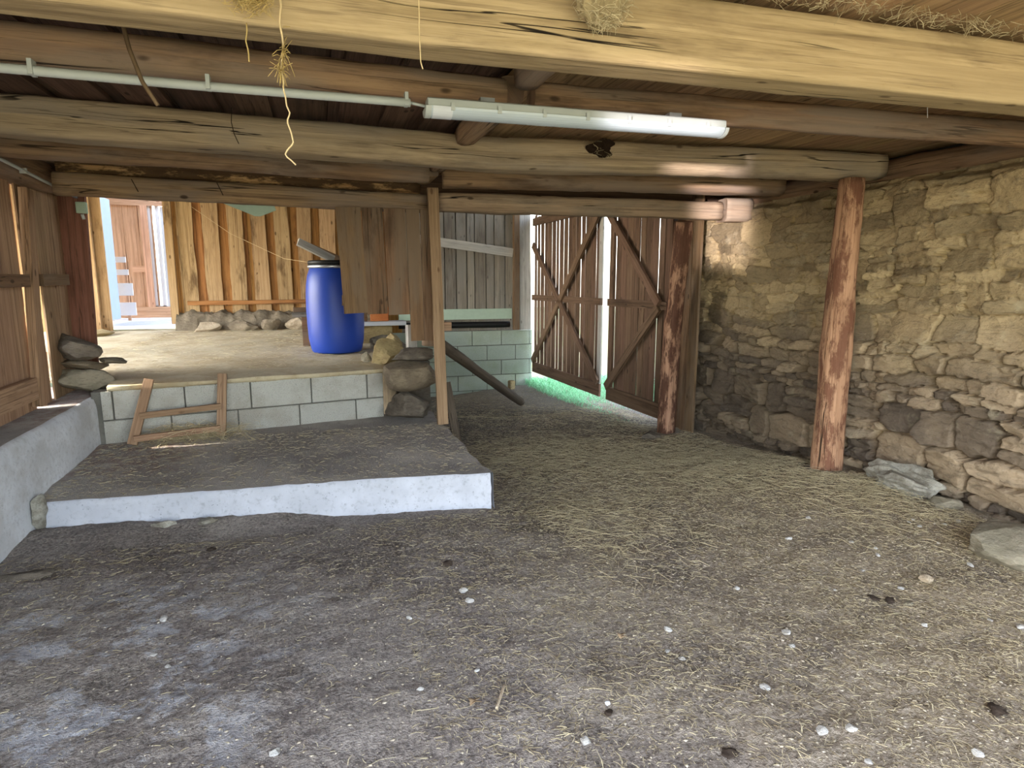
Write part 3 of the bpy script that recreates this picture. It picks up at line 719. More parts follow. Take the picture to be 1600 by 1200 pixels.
# ------------------------------------------------------------------ beams
CE = 2.405
def logbeam(name, pts, rad, label, mat, sq=2.6, wob=.012, group=None, aspect=1., roll=0., sides=24):
    o = MB().log(pts, rad, sq, sides, .07, wob, aspect=aspect, roll=roll).build(name, mat); tag(o, label, 'beam', group, 'thing'); return o
def sqbeam(name, pts, w, h, label, mat):
    """hewn square beam with worn arrises: section w (along Y) x h"""
    o = MB().log(pts, h/2, 18., 72, .07, .005, aspect=w/h).build(name, mat); tag(o, label, 'beam', None, 'thing'); return o
sqbeam('ceiling_beam', [(-1.82, 2.0, 2.262), (.3, 2.0, 2.256), (4.0, 1.9, 2.256)], .15, .225, 'big pale square-hewn beam nearest the camera across the ceiling', m_beam_front)
logbeam('ceiling_beam', [(-1.82, 2.725, 2.278), (.82, 2.79, 2.272)], [.078, .07], 'round log beam with the white conduit below it, left of the joint', m_log)
logbeam('ceiling_beam', [(.95, 2.78, 2.268), (3.95, 2.62, 2.268)], [.068, .064], 'round log beam with the fluorescent light below it, right of the joint', m_log)
logbeam('ceiling_beam', [(-1.82, 3.98, 2.3), (-.6, 3.99, 2.285), (1.1, 4.0, 2.26), (3.66, 3.84, 2.295), (4.05, 3.8, 2.3)], [.1, .1, .1, .1, .085], 'squared grey log beam resting on the leaning right-hand post', m_beam, 5.)
logbeam('ceiling_beam', [(-1.82, 4.68, 2.28), (.83, 4.84, 2.262)], [.074, .068], 'thin round log beam behind the squared beam, left of the joint', m_log)
logbeam('ceiling_beam', [(.98, 5.02, 2.27), (3.9, 4.66, 2.275)], [.078, .078], 'thin round log beam behind the squared beam, right of the joint', m_log)
logbeam('ceiling_beam', [(-1.81, 5.6, 2.32), (.9, 5.68, 2.285)], [.07, .06], 'log with flaking bark lying on the platform lintel', m_bark_log, 2., .015)
logbeam('lintel_beam', [(-1.81, 5.525, 2.17), (.94, 5.58, 2.13)], [.082, .078], 'squared lintel beam over the opening to the upper floor', m_log, 4.)
logbeam('lintel_beam', [(1.04, 5.56, 2.145), (3.7, 5.26, 2.125)], [.08, .085], 'squared lintel beam over the gate bay, right of the pine post', m_beam, 4.)
simple('beam_end_block', MB().log([(3.72, 5.24, 2.13), (3.98, 5.2, 2.13)], .105, 8, 20, .05, .004), m_beam, 'short pale timber block at the wall end of the gate lintel', 'timber block')
for i, (y0, y1, lab) in enumerate(((2.1, 2.7, 'between front beam and conduit log'), (2.9, 3.87, 'between conduit log and squared beam'), (4.1, 4.83, 'between squared beam and thin logs'), (5.04, 5.48, 'between thin logs and gate lintel'))):
    simple('ceiling_joist', MB().log([(.9, y0, 2.335), (.9, y1, 2.335)], .058, 5, 16, .07, .006), m_log, 'short ceiling joist '+lab, 'joist')
logbeam('plate_log', [(4.23, .6, 2.25), (4.24, 3., 2.25), (4.2, 6.25, 2.25)], [.125, .125, .12], 'dark log lying along the top of the right stone wall', m_log, 2.4, .02)
# ceiling boards
mb = MB(); x = -2.3
while x < .84:
    w = .15+.05*rng.random()
    mb.plank((x+w/2, -.7, CE), (x+w/2+.01, 5.9, CE), w, .025, (0,0,1), .004, 8, mi=0); x += w+.07+.03*rng.random()
x = -2.3
while x < .9:
    w = .2; mb.plank((x+w/2, -.7, CE+.028), (x+w/2, 5.9, CE+.028), w-.004, .022, (0,0,1), 0, 2, mi=0); x += w
x = .9
while x < 4.3:
    w = .15+.04*rng.random()
    mb.plank((x+w/2, -.7, CE-.004*rng.random()), (x+w/2+.01, 5.9, CE), w-.006, .025, (0,0,1), .002, 8, mi=1); x += w
mb.box((1., 2.6, CE+.075), (6.8, 6.6, .03), ua=1)
tag(mb.build('ceiling', [m_ceil, m_ceil_r]), 'low board ceiling above the log beams', 'ceiling', kind='structure')

# ------------------------------------------------------------------ posts
gz = fh(3.7, 3.72)
simple('wooden_post', MB().log([(3.65, 3.66, gz-.03), (3.69, 3.7, 1.1), (3.73, 3.73, 2.19)], [.108, .1, .082], 2.3, 24, .05, .014, up=(0,1,0)), m_post, 'peeled leaning log post in front of the stone wall', 'post')
gz = fh(3.58, 5.72)
simple('wooden_post', MB().log([(3.5, 5.72, gz-.03), (3.51, 5.68, 1.), (3.45, 5.46, 2.04)], [.092, .088, .08], 2.2, 24, .05, .012, up=(0,1,0)), m_post2, 'bark-patched log post between gate and stone wall', 'post')
simple('wooden_post', MB().plank((1.0, 5.335, SLZ+.01), (.965, 5.42, 2.24), .092, .05, (0,-1,0), .001), m_newwood, 'narrow new pine post standing at the slab corner', 'post', bevel=.003)
gzp = -.12
simple('leaning_board', MB().plank((1.16, 5.3, gzp), (1.07, 5.5, .55), .075, .03, (0,-1,0), .006), m_dark, 'short dark board leaning behind the pine post', 'board')

# ------------------------------------------------------------------ hanging board panel
t = empty('board_panel', (.6, 5.5, 1.17), 'hanging panel of brown boards above the platform edge', 'board panel')
mbp = [(.165, .37, 1.19, 2.07), (.375, .55, 1.18, 2.07), (.555, .74, 1.175, 2.07), (.745, .86, .94, 2.07), (.865, .97, .94, 2.07)]
for i, (x0, x1, z0, z1) in enumerate(mbp):
    sh = .035 if i == 0 else 0.02
    MB().plank(((x0+x1)/2+sh, 5.5, z0+.01*rng.random()), ((x0+x1)/2, 5.485+.01*(i % 2), z1), x1-x0-.003, .024, (0,-1,0), .003, 8).build('board', m_panel, t)
MB().plank((.19, 5.53, 1.3), (.86, 5.53, 1.28), .09, .03, (0,1,0), .003).build('batten', m_panel, t)
simple('corner_log', MB().log([(.99, 5.69, .88), (.985, 5.67, 1.5), (.97, 5.65, 2.04)], [.1, .09, .08], 2.3, 20, .06, .012, up=(0,1,0)), m_log, 'dark upright log behind the pine post beside the board panel', 'post')
# stone pier below the panel
ps_.append(settle(rock('pier_stone', (.79, 5.68, 0), (.52, .5, .3), 33, m_boulder, rz=.1, z0=.19, lab='bottom stone of the pier under the board panel'), [slab_o]+ps_))
ps_.append(settle(rock('pier_stone', (.77, 5.64, 0), (.52, .46, .31), 5, m_boulder2, rz=.3, tilt=(0, -.03), z0=.49, lab='large rounded boulder in the pier under the board panel', chop=7, rough=.08), [slab_o]+ps_))
ps_.append(settle(rock('pier_stone', (.83, 5.7, 0), (.44, .34, .15), 17, m_boulder, rz=0, z0=.79, lab='flat dark stone topping the pier under the board panel', chop=12), [slab_o]+ps_))
rock('rubble_stone', (.6, 6.12, 0), (.32, .34, .27), 44, m_rubble, rz=.4, z0=PZ, lab='yellowish rubble stone between barrel and board panel')
rock('rubble_stone', (.69, 6.45, 0), (.24, .3, .3), 45, m_rubble, rz=1., z0=PZ, lab='brown rubble stone behind the yellowish one by the barrel')
rock('rubble_stone', (.42, 6.25, 0), (.12, .12, .13), 46, m_slatestone, rz=1., z0=PZ, lab='little grey stone beside the foot of the blue barrel')
rock('rubble_stone', (.68, 7.3, 0), (.3, .25, .2), 48, m_slatestone, rz=.2, z0=PZ+.01, lab='grey stone low behind the barrel under the panel edge')
simple('upright_block', MB().box((.835, 5.98, .93), (.09, .08, .24), Rz(.2), 2), m_white_rail, 'pale upright wood block under the board panel', 'wood block', bevel=.004)
simple('brick', MB().box((.7, 7.75, 1.085), (.22, .13, .2), Rz(-.1)), m_brick, 'orange brick on the sill behind the board panel', 'brick', bevel=.006)
simple('brick', MB().box((.35, 7.75, 1.06), (.4, .1, .15), Rz(.05)), m_panel, 'brown wood block on the sill behind the barrel', 'wood block', bevel=.004)
simple('nailed_board', MB().box((.56, 7.75, .957), (.9, .22, .05), None, 0), m_whitepaint, 'white sill board behind the barrel under the panel edge', 'board', bevel=.003)
simple('rubble_pier', MB().box((.6, 7.8, .8), (.5, .2, .26), None, 0), m_rubble, 'low rubble pier below the white sill board', 'stone pier', bevel=.03)

# ------------------------------------------------------------------ barrel
bx, by = .17, 7.1; bz_ = platz(bx, by)
t = empty('blue_barrel', (bx, by, bz_), 'blue plastic barrel with black rim on the upper floor', 'barrel')
prof = [(.235, .005), (.25, .0), (.262, .012), (.275, .05), (.292, .14), (.302, .3), (.305, .47), (.303, .6), (.296, .72), (.28, .82), (.258, .885), (.248, .905)]
lathe(MB(), prof, (bx, by, bz_), 56).build('barrel_body', m_blue, t)
lathe(MB(), [(.25, .902), (.264, .904), (.27, .915), (.27, .93), (.26, .94), (.25, .94)], (bx, by, bz_), 56).build('clamp_ring', m_steel, t)
lathe(MB(), [(.25, .941), (.266, .943), (.268, .975), (.255, .985), (.02, .986)], (bx, by, bz_), 56).build('lid', m_black, t)
simple('offcut_board', MB().plank((bx-.355, by-.1, bz_+1.17), (bx+.0, by+.02, bz_+.995), .08, .03, (0,-1,.5), .002), m_white_rail, 'pale offcut board sticking up over the barrel lid, front one', 'board')
simple('offcut_board', MB().plank((bx-.3, by+.06, bz_+1.16), (bx+.08, by+.12, bz_+.995), .06, .03, (0,-1,.5), .002), m_newwood, 'second offcut board on the barrel lid behind the pale one', 'board')
simple('offcut_block', MB().box((bx-.36, by+.55, bz_+.44), (.2, .1, .05), Rz(.1)), m_panel, 'upper wood offcut stacked left of the barrel', 'wood offcut')
simple('offcut_block', MB().box((bx-.34, by+.56, bz_+.385), (.26, .12, .055), Rz(-.05)), m_grey, 'lower wood offcut stacked left of the barrel', 'wood offcut')
simple('offcut_trestle', MB().box((bx-.3, by+.57, bz_+.178), (.14, .12, .35)), m_panel, 'wood block carrying the offcuts left of the barrel', 'wood block')

# ------------------------------------------------------------------ back plank wall of the upper floor (Y = 10)
YB = 10.0
mb = MB(); x = -1.86; zb = .9
while x < 1.0:
    w = .2+.03*rng.random()
    mb.plank((x+w/2, YB, zb-.03*rng.random()), (x+w/2-.02+.04*rng.random(), YB, 3.2), w, .025, (0,-1,0), .016, 14, mi=0); x += w+.095+.03*rng.random()
x = -1.95
while x < 1.05: mb.plank((x+.1, YB+.03, .6), (x+.1, YB+.03, 3.2), .206, .02, (0,-1,0), 0, 2, mi=1); x += .2
# piece left of the doorway and above it
x = -5.2
while x < -2.95:
    w = .22; mb.plank((x+w/2, YB, .75), (x+w/2, YB, 3.2), w-.003, .025, (0,-1,0), .003, 4, mi=0); x += w
tag(mb.build('wall_back', [m_yellow, m_yback]), 'orange pine board-on-board wall at the back of the upper floor', 'wall', kind='structure')
simple('horizontal_rail', MB().plank((-1.8, YB-.05, 1.155), (.5, YB-.05, 1.165), .06, .035, (0,-1,0), .003), m_yback, 'thin horizontal rail low on the orange back wall', 'wooden rail')
simple('door_jamb', MB().plank((-1.97, YB-.04, .86), (-1.96, YB-.04, 3.0), .1, .06, (0,-1,0), .001), m_yellow, 'right jamb of the porch doorway, pine', 'door jamb')
simple('door_jamb', MB().plank((-2.95, YB-.04, .8), (-2.95, YB-.04, 3.0), .1, .06, (0,-1,0), .001), m_yellow, 'left jamb of the porch doorway, pine', 'door jamb')
mb = MB(); rows = []
for yo, zo in ((.0, .25), (-.08, .24), (-.15, .2), (-.2, .12), (-.23, .04), (-.27, -.05)):
    rows.append([(-1.95+2.95*k/80, YB+yo+.05*noise.noise((k*.35, zo*9, 1)), platz(0, YB)+zo+.06*noise.noise((k*.28, yo*9, 4))+.03*noise.noise((k*.8, yo*20, 7))) for k in range(81)])
mb.grid(rows, 0)
tag(mb.build('trim_2', m_boulder2), 'rough rubble and earth footing under the orange board wall', 'footing', kind='structure')
P = sample(1500, lambda x, y: .4+.6*np.clip(fbm(x*2, y*2, 8)+.5, 0, 1), -2.2, .6, 6.0, 9.6); n = len(P)
o = stalks('platform_straw', P, .03+.08*rs.rand(n)**2, .001+.001*rs.rand(n), rs.rand(n)*2*PI, (rs.rand(n)-.4)*.2, PZ+.115*np.clip((P[:,1]-6)/4, 0, 1)+.012, rs.rand(n), m_straw)
tag(o, 'thin straw litter on the upper concrete floor', 'straw', kind='stuff')
r_ = random.Random(3); xx = -1.7; k = 0
names = ['long flat', 'lumpy', 'split', 'brown', 'humped', 'low', 'sandy', 'squarish']
while xx < .1:
    w = .3+.3*r_.random()
    rock('footing_stone', (xx+w/2, YB-.36, 0), (w*.98, .24, .15+.07*r_.random()), 200+k, m_boulder2 if k % 3 else m_tan_stone, rz=.2*(r_.random()-.5), z0=platz(xx, YB-.3)-.03, lab='%s footing stone under the orange wall, %s one from the doorway' % (names[k % 8], ['first','second','third','fourth','fifth','sixth','seventh','eighth'][k % 8]), group='footing stones under the orange wall')
    xx += w*1.04; k += 1
rock('footing_stone', (-3.02, YB-.5, 0), (.3, .4, .25), 301, m_rubble, z0=.74, lab='rubble stone heaped left of the porch doorway', rz=.5)
rock('footing_stone', (-2.75, YB-.65, 0), (.35, .3, .12), 302, m_rubble, z0=.74, lab='low earthy lump in front of the porch doorway', rz=.9, rough=.05)
# porch beyond the doorway
mb = MB()
mb.grid([[(-6, YB-.03, .84), (-1.9, YB-.03, .84)], [(-6, 11.75, .86), (-1.9, 11.75, .86)]], 0)
tag(mb.build('floor_porch', m_conc), 'pale porch floor beyond the doorway', 'floor', kind='structure')
mb = MB(); x = -4.0
while x < -2.66: w = .21; mb.plank((x+w/2, 11.6, 1.0), (x+w/2, 11.6, 3.1), w-.004, .025, (0,-1,0), .008, 6); x += w+.004
mb.box((-3.4, 11.65, 2.05), (1.56, .02, 2.2), None, 2)
mb.plank((-4., 11.57, 2.72), (-2.3, 11.57, 2.72), .12, .04, (0,-1,0), 0, 2)
mb.plank((-4., 11.57, .96), (-1.9, 11.57, .96), .18, .05, (0,-1,0), 0, 2)
mb.plank((-2.85, 11.57, 1.66), (-2.6, 11.57, 1.66), .1, .03, (0,-1,0), 0, 2)
mb.plank((-2.62, 11.56, 1.05), (-2.62, 11.56, 2.66), .1, .04, (0,-1,0), 0, 2)
tag(mb.build('wall_porch', m_vest), 'pink-brown board wall of the porch behind the doorway', 'wall', kind='structure')
t = empty('window_1', (-2.45, 11.62, 1.05), 'narrow tall white window frame at the back of the porch', 'window', kind='structure')
for xx in (-2.56, -2.44): MB().box((xx, 11.6, 1.86), (.05, .06, 1.62), None, 2).build('frame_upright', m_whitepaint, t)
MB().box((-2.38, 11.6, 1.04), (.4, .06, .05), None, 0).build('bottom_rail', m_whitepaint, t)
MB().box((-2.3, 11.62, 1.86), (.2, .03, 1.6), None, 2).build('sash_board', m_whitepaint, t)
t = empty('porch_door', (-2.93, 10.1, .88), 'white door leaf tinted blue like skylight, swung open into the porch', 'door')
MB().box((-2.93, 10.47, 1.78), (.045, .74, 1.76), Rz(-.03), 2).build('door_leaf', m_skylit_white, t, .004)
for zz in (1.2, 2.3): MB().box((-2.9, 10.1, zz), (.02, .04, .1)).build('hinge', m_steel, t)
t = empty('slat_gate', (-2.9, 11.0, .95), 'low white slatted gate standing beyond the open porch door', 'gate')
for (zz, h, x1) in ((1.79, .085, -2.8), (1.6, .085, -2.78), (1.34, .19, -2.74), (1.04, .2, -2.72)):
    MB().box(((-3.1+x1)/2, 11.0, zz), (x1+3.1, .025, h), None, 0).build('slat', m_whitepaint, t, .003)
MB().box((-3.06, 11.03, 1.36), (.05, .03, 1.0), None, 2).build('upright', m_whitepaint, t)
MB().box((-2.83, 11.03, 1.36), (.04, .03, 1.0), None, 2).build('upright', m_vest, t)

# ------------------------------------------------------------------ end wall of the gate bay (Y = 10)
mb = MB(); zs = [-.55, -.35, -.095, .155, .405, .655]
blocks(mb, Vector((1.0, YB, 0)), Vector((1,0,0)), Vector((0,-1,0)), 2.45, zs, off=(.1, .35), t=.02)
mb.box((2.225, YB+.1, .05), (2.45, .2, 1.2), mi=1)
tag(mb.build('wall_end', [m_block2, m_joint], bevel=.004), 'pale block wall closing the gate bay, tinted green like grass bounce', 'wall', kind='structure')
mb = MB(); x = 1.0
while x < 3.1:
    w = .13+.07*rng.random(); mb.plank((x+w/2, YB+.05, .99), (x+w/2, YB+.05+.01*rng.random(), 3.2), min(w, 3.13-x)-.018, .022, (0,-1,0), .003, 6); x += w
mb.box((2.1, YB+.1, 1.9), (2.2, .02, 2.9), None, 2)
tag(mb.build('wall_end_boards', m_grey), 'grey weathered boards above the far block wall', 'wall', kind='structure')
simple('diagonal_rail', MB().plank((1.55, YB-.01, 2.12), (3.1, YB-.01, 1.93), .14, .035, (0,-1,0), .004), m_white_rail, 'pale sloping rail nailed across the far grey boards', 'wooden rail')
simple('nailed_board', MB().plank((1.2, YB-.01, .93), (3.08, YB-.01, .93), .17, .03, (0,-1,0), .002), m_mint, 'mint-green board low on the far wall above the dark slot', 'board')
simple('slot_pipe', MB().log([(1.2, YB+.0, .76), (3.05, YB+.0, .75)], .05, 2.4, 14, .1, .003), m_black, 'dark rounded bar in the slot above the far block wall', 'bar')
simple('corner_post', MB().plank((3.15, YB, .66), (3.15, YB, 3.1), .09, .1, (0,-1,0), .002), m_panel, 'dark narrow post at the right end of the far boards', 'post')
simple('corner_post', MB().plank((3.31, YB-.02, .66), (3.29, YB-.02, 2.9), .19, .06, (0,-1,0), .006), m_white_rail, 'pale weathered post between far wall and gate hinges', 'post')
simple('leaning_pole', MB().log([(2.52, 7.75, -.13), (1.15, 6.2, .84)], [.055, .06], 2, 18, .08, .008), m_dark, 'dark round pole slanting down to the dirt by the gate', 'pole')
simple('corner_bracket', MB().box((2.93, 9.5, -.2), (.1, .09, .15), Rz(.4)), m_nest, 'small brown lump at the foot of the far block wall', 'lump', bevel=.02)
simple('mounting_block', MB().box((1.058, 5.41, 1.07), (.1, .06, .075), None), m_newwood, 'light wood end poking out behind the pine post', 'wood block', bevel=.003)
# foundation side of the platform towards the gate bay
mb = MB(); mb.box((.86, 8.05, .13), (.32, 4.0, 1.1)); 
tag(mb.build('wall_foundation', m_boulder), 'stone foundation along the side of the upper floor', 'wall', kind='structure')

# ------------------------------------------------------------------ gate leaves (side wall beyond the stone wall)
GA, GB = Vector((3.46, 10.0, 0)), Vector((3.6, 5.9, 0))
gd = (GB-GA).normalized(); gn = Vector((-1, 0, 0)); gn = (gn-gd*gn.dot(gd)).normalized(); GL = (GB-GA).length
def gp(s, z, off=0.): return GA + gd*s + Vector((0,0,z)) + gn*off
def leaf(name, s0, s1, label, braces, railz, seed):
    t = empty(name, gp(s0, -.04), label, 'gate', 'plank gate leaves')
    r_ = random.Random(seed); mb = MB(); s = s0
    while s < s1-.03:
        w = min(.12+.05*r_.random(), s1-s); gap = r_.choice([.004, .012, .028, .034, .038]); 
        mb.plank(gp(s+w/2, .0), gp(s+w/2+.012*(r_.random()-.5), 2.5+.03*r_.random()), w-gap, .011, gn, .003, 6)
        s += w
    mb.build('board_panel', m_gate, t)
    MB().plank(gp(s0, .03, .013), gp(s1, .03, .013), .17, .028, gn, .003, 8).build('bottom_board', m_gate, t)
    MB().plank(gp(s0, railz, .013), gp(s1, railz, .013), .09, .04, gn, .003, 8).build('mid_rail', m_gate, t)
    MB().plank(gp(s0, 2.42, .013), gp(s1, 2.42, .013), .12, .035, gn, .003, 8).build('top_rail', m_gate, t)
    for (a, za, b, zb) in braces:
        MB().plank(gp(a, za, .055), gp(b, zb, .055), .1, .035, gn, .003, 8).build('brace', m_gate, t)
    return t
SM = 2.68
GAP = .1
t1 = leaf('barn_gate_leaf', 0.1, SM-GAP, 'left plank gate leaf with an X of braces', ((.2, .14, 2.58, 2.38), (.2, 2.05, 2.58, .14)), 1.2, 3)
MB().plank(gp(SM-GAP-.05, -.06, .013), gp(SM-GAP-.05, 2.5, .013), .1, .016, gn, .001).build('meeting_stile', m_white_rail, t1)
t2 = leaf('barn_gate_leaf', SM+GAP, 4.12, 'right plank gate leaf with arrow-shaped braces', ((SM+.12, 2.3, 4.0, 1.22), (4.0, 1.18, SM+.15, .12)), 1.2, 8)
MB().plank(gp(SM+GAP+.05, -.02, .013), gp(SM+GAP+.05, 2.5, .013), .1, .016, gn, .001).build('meeting_stile', m_gate, t2)
# frame above the gate and board closing the gap to the stone wall
simple('gate_head_beam', MB().plank(gp(.9, 2.72), gp(4.3, 2.72), .3, .12, gn, .004), m_log, 'timber head beam over the plank gate', 'beam', None, 'thing')
mb = MB()
for i, yy in enumerate((5.62, 5.77, 5.92)): mb.plank((3.74, yy, -.2), (3.74, yy, 2.6), .142, .025, (-1,0,0), .006, 6)
tag(mb.build('trim_1', m_panel), 'narrow dark boards closing the gap between gate and stone wall', 'boards', kind='structure')

# ------------------------------------------------------------------ shell around the back rooms (unseen roofs and walls)
mb = MB()
mb.box((-1.1, 8.1, 3.26), (9.9, 4.6, .08), None, 1)
mb.box((-.3, 5.98, 2.85), (11.5, .06, .8), None, 0)
mb.box((1.15, 5.75, 2.36), (6.5, .04, .34), None, 0)
mb.box((-4.6, 11.0, 3.2), (3.6, 1.9, .06), None, 0)  # unseen porch overhang, added to keep direct sun out
tag(mb.build('roof', m_ceil), 'board roof over the back rooms with an added porch sunshade', 'roof', kind='structure')
mb = MB(); mb.box((2.2, YB+.08, 2.9), (2.4, .05, .7), None, 0); mb.box((-2.46, YB+.03, 3.1), (1.1, .05, .25), None, 0)
tag(mb.build('wall_gable', m_panel), 'boards high on the end wall under the roof', 'wall', kind='structure')

# ------------------------------------------------------------------ fluorescent light and conduit
A, B = Vector((.455, 2.64, 2.155)), Vector((1.82, 2.6, 2.155)); ld = (B-A).normalized(); Ll = (B-A).length; ang = math.atan2(ld.y, ld.x)
mid = (A+B)/2; t = empty('tube_light', mid, 'white fluorescent tube fitting fixed under the second log beam', 'tube light')
def sect(mb, sec, s0, s1, c0, mi=0):
    """extrude a closed (y,z) section along the lamp axis"""
    b = len(mb.v); n = len(sec); nd = Vector((-ld.y, ld.x, 0))
    for s in (s0, s1):
        for (y, z) in sec: mb.v.append(c0+ld*s+nd*y+Vector((0,0,z))); mb.r.append(.5)
    for i in range(n):
        j = (i+1) % n; mb.f.append([b+i, b+j, b+n+j, b+n+i]); mb.uv += [(0,0)]*4; mb.mi.append(mi); mb.sm.append(False)
    for k, rv in ((0,1),(1,0)):
        q = [b+k*n+i for i in range(n)]; mb.f.append(q[::-1] if rv else q); mb.uv += [(0,0)]*n; mb.mi.append(mi); mb.sm.append(False)
    return mb
hs = [(-.042, .0), (-.04, .028), (-.03, .034), (.03, .034), (.04, .028), (.042, .0)]
dfs = [(.05*math.cos(a), -.002+.036*math.sin(a)) for a in [PI+PI*k/12 for k in range(13)]]
hsg = sect(MB(), hs, 0, Ll, A).build('housing', m_pvc, t, .003)
dff = sect(MB(), dfs, .012, Ll-.012, A).build('diffuser', m_diff, t)
for s in (0, Ll): sect(MB(), [(y*1.02, z*1.03) for y, z in dfs], s-.008 if s else -.01, s+.01 if s else .014, A).build('end_cap', m_pvc, t, .002)
sect(MB(), [(y*1.01, z*1.02) for y, z in dfs], .02, .1, A).build('label_strip', m_whitepaint, dff)
for k in range(7):
    s = .1+(Ll-.2)*k/6
    sect(MB(), [(-.052, -.016), (-.052, .014), (-.044, .014), (-.044, -.016)], s-.008, s+.008, A).build('clip', m_pvc, hsg)
for s in (.25, Ll-.25): sect(MB(), [(-.02, .034), (.02, .034), (.02, .052), (-.02, .052)], s-.03, s+.03, A).build('mount', m_steel, hsg)
t = empty('ceiling_conduit', (-.4, 2.69, 2.17), 'long white conduit pipe under the second log beam leading to the tube light', 'conduit')
MB().log([(-1.82, 2.642, 2.178), (-.4, 2.655, 2.17), (.39, 2.645, 2.17)], .0165, 2, 14, .15, 0).build('pipe', m_pvc, t)
MB().log([(.39, 2.645, 2.17), (.45, 2.64, 2.16)], .006, 2, 8, .03, 0).build('cable', m_pvc, t)
for xx in (-.9, -.35, .375): MB().box((xx, 2.652, 2.182), (.014, .042, .05)).build('clip', m_pvc, t)

# ------------------------------------------------------------------ things hanging from the beams
def cord(name, pts, r, mat, label, cat, frays=0, wob=.004, seed=1, jit=.0):
    rr_ = random.Random(seed); P = []
    for a, b in zip(pts, pts[1:]):
        a, b = Vector(a), Vector(b); n = max(2, int((b-a).length/.02))
        for k in range(n): q = a.lerp(b, k/n); P.append(q+Vector((rr_.gauss(0, jit), rr_.gauss(0, jit), 0)))
    P.append(Vector(pts[-1]))
    t = empty(name, P[0], label, cat)
    MB().log(P, r, 2, 6, .01, wob, up=(0,1,.01)).build('strand', mat, t)
    if frays:
        m = MB()
        for _ in range(frays):
            q = P[int(len(P)*(.34+.16*rr_.random()))]; e = q+Vector((rr_.gauss(0,.012), rr_.gauss(0,.012), rr_.gauss(-.008,.02)))
            m.log([q, (q+e)/2+Vector((0,0,.006)), e], .0009, 2, 3, .02, 0, up=(.3,.9,.1))
        m.build('frayed_fibres', m_hay, t)
    return t
cord('hanging_twine', [(-.066, 1.9, 2.26), (-.063, 1.895, 2.185), (-.06, 1.89, 2.093), (-.066, 1.88, 2.013), (-.057, 1.87, 1.95), (-.056, 1.86, 1.885), (-.05, 1.86, 1.828), (-.066, 1.86, 1.797), (-.042, 1.86, 1.774)], .0022, m_twine, 'frayed pale twine hanging longest from the front beam', 'twine', 90, .002, 4, .0035)
cord('hanging_twine', [(-.144, 1.89, 2.13), (-.15, 1.88, 2.083), (-.145, 1.87, 2.03)], .0015, m_hay, 'short wisp of twine below the hay tuft on the front beam', 'twine', 0, .002, 5, .002)
cord('hanging_string', [(.312, 1.89, 2.33), (.31, 1.885, 2.231), (.308, 1.88, 2.148), (.308, 1.87, 2.07), (.314, 1.87, 2.055)], .0018, m_twine, 'straight thin string over the middle of the front beam', 'string', 0, .0005, 6, .0006)
def tuft(name, c, n, spread, L, mat, label, cat):
    c = Vector(c); rr_ = np.random.RandomState(n); Pn = np.stack([c.x+spread[0]*rr_.randn(n), c.y+0*rr_.randn(n)-abs(spread[1]*rr_.randn(n))], 1)
    o = stalks(name, Pn, L*(.4+.8*rr_.rand(n)), .0006+.0006*rr_.rand(n), rr_.rand(n)*2*PI, (rr_.rand(n)-.6)*2.4, c.z+spread[2]*rr_.randn(n), rr_.rand(n)*.8, mat, .6)
    return tag(o, label, cat)
tuft('hay_tuft', (-.135, 1.89, 2.215), 700, (.03, .008, .025), .045, m_hay, 'tuft of hay clinging to the front beam above the twine', 'hay')
# hay dribbling out of the ceiling joint over the front beam
P = np.stack([rs.uniform(1.15, 3.4, 520), 1.83-.05*rs.rand(520)**2], 1); n = 520
o = stalks('ceiling_hay', P, .02+.05*rs.rand(n), .0006+.0006*rs.rand(n), rs.rand(n)*2*PI, (rs.rand(n)-.7)*2., 2.385-.04*rs.rand(n)**2, .5*rs.rand(n), m_straw, .5)
tag(o, 'hay wisps poking out above the front beam', 'hay', kind='stuff')
cord('hanging_bark_strip', [(-.61, 2.6, 2.38), (-.593, 2.57, 2.327), (-.575, 2.55, 2.24), (-.545, 2.55, 2.14), (-.505, 2.56, 2.067)], .0065, m_barkstrip, 'curling strip of bark hanging across the white conduit', 'bark strip', 0, .002, 7)
cord('hanging_wire', [(-.4, 3.84, 2.39), (-.405, 3.82, 2.31), (-.395, 3.82, 2.25), (-.375, 3.82, 2.2)], .0022, m_wire, 'dark bent wire hanging on the squared grey beam', 'wire', 0, 0, 8)
for i, (x, y, z0, z1) in enumerate(((-1.27, 5.42, 2.212, 2.122), (-.69, 5.43, 2.216, 2.12))):
    cord('hanging_wire', [(x-.02, y, z0), (x+.02, y-.01, z1)], .003, m_wire, 'short dark nail-like wire on the platform lintel, %s' % ('nearer the left wall' if i == 0 else 'right of the other'), 'wire', 0, 0, 9)
cord('hanging_cobweb', [(2.69, 2.3, 2.4), (2.69, 2.3, 2.3), (2.705, 2.3, 2.2)], .0012, m_web, 'cobweb thread with a white blob near the stone wall', 'cobweb', 0, .0004, 10)
cord('hanging_string', [(-1.65, 9.9, 2.5), (-1.1, 9.3, 2.1), (-.4, 8.6, 1.75), (.1, 8.0, 1.66), (.5, 7.6, 1.75)], .002, m_twine, 'slack pale string sagging across the upper floor', 'string', 0, 0, 11)
mb = MB(); rows = []
for k in range(9):
    u = k/8; rows.append([(-.74+.42*j/10+.02*u, 5.62+.01*math.sin(j), 2.1-u*(.12*(1-abs(j-6.5)/7))) for j in range(11)])
mb.grid(rows, 0)
o = mb.build('hanging_sheet', m_cloth); so = o.modifiers.new('solid', 'SOLIDIFY'); so.thickness = .003
tag(o, 'scrap of pale green sheet hanging under the platform lintel', 'sheet')
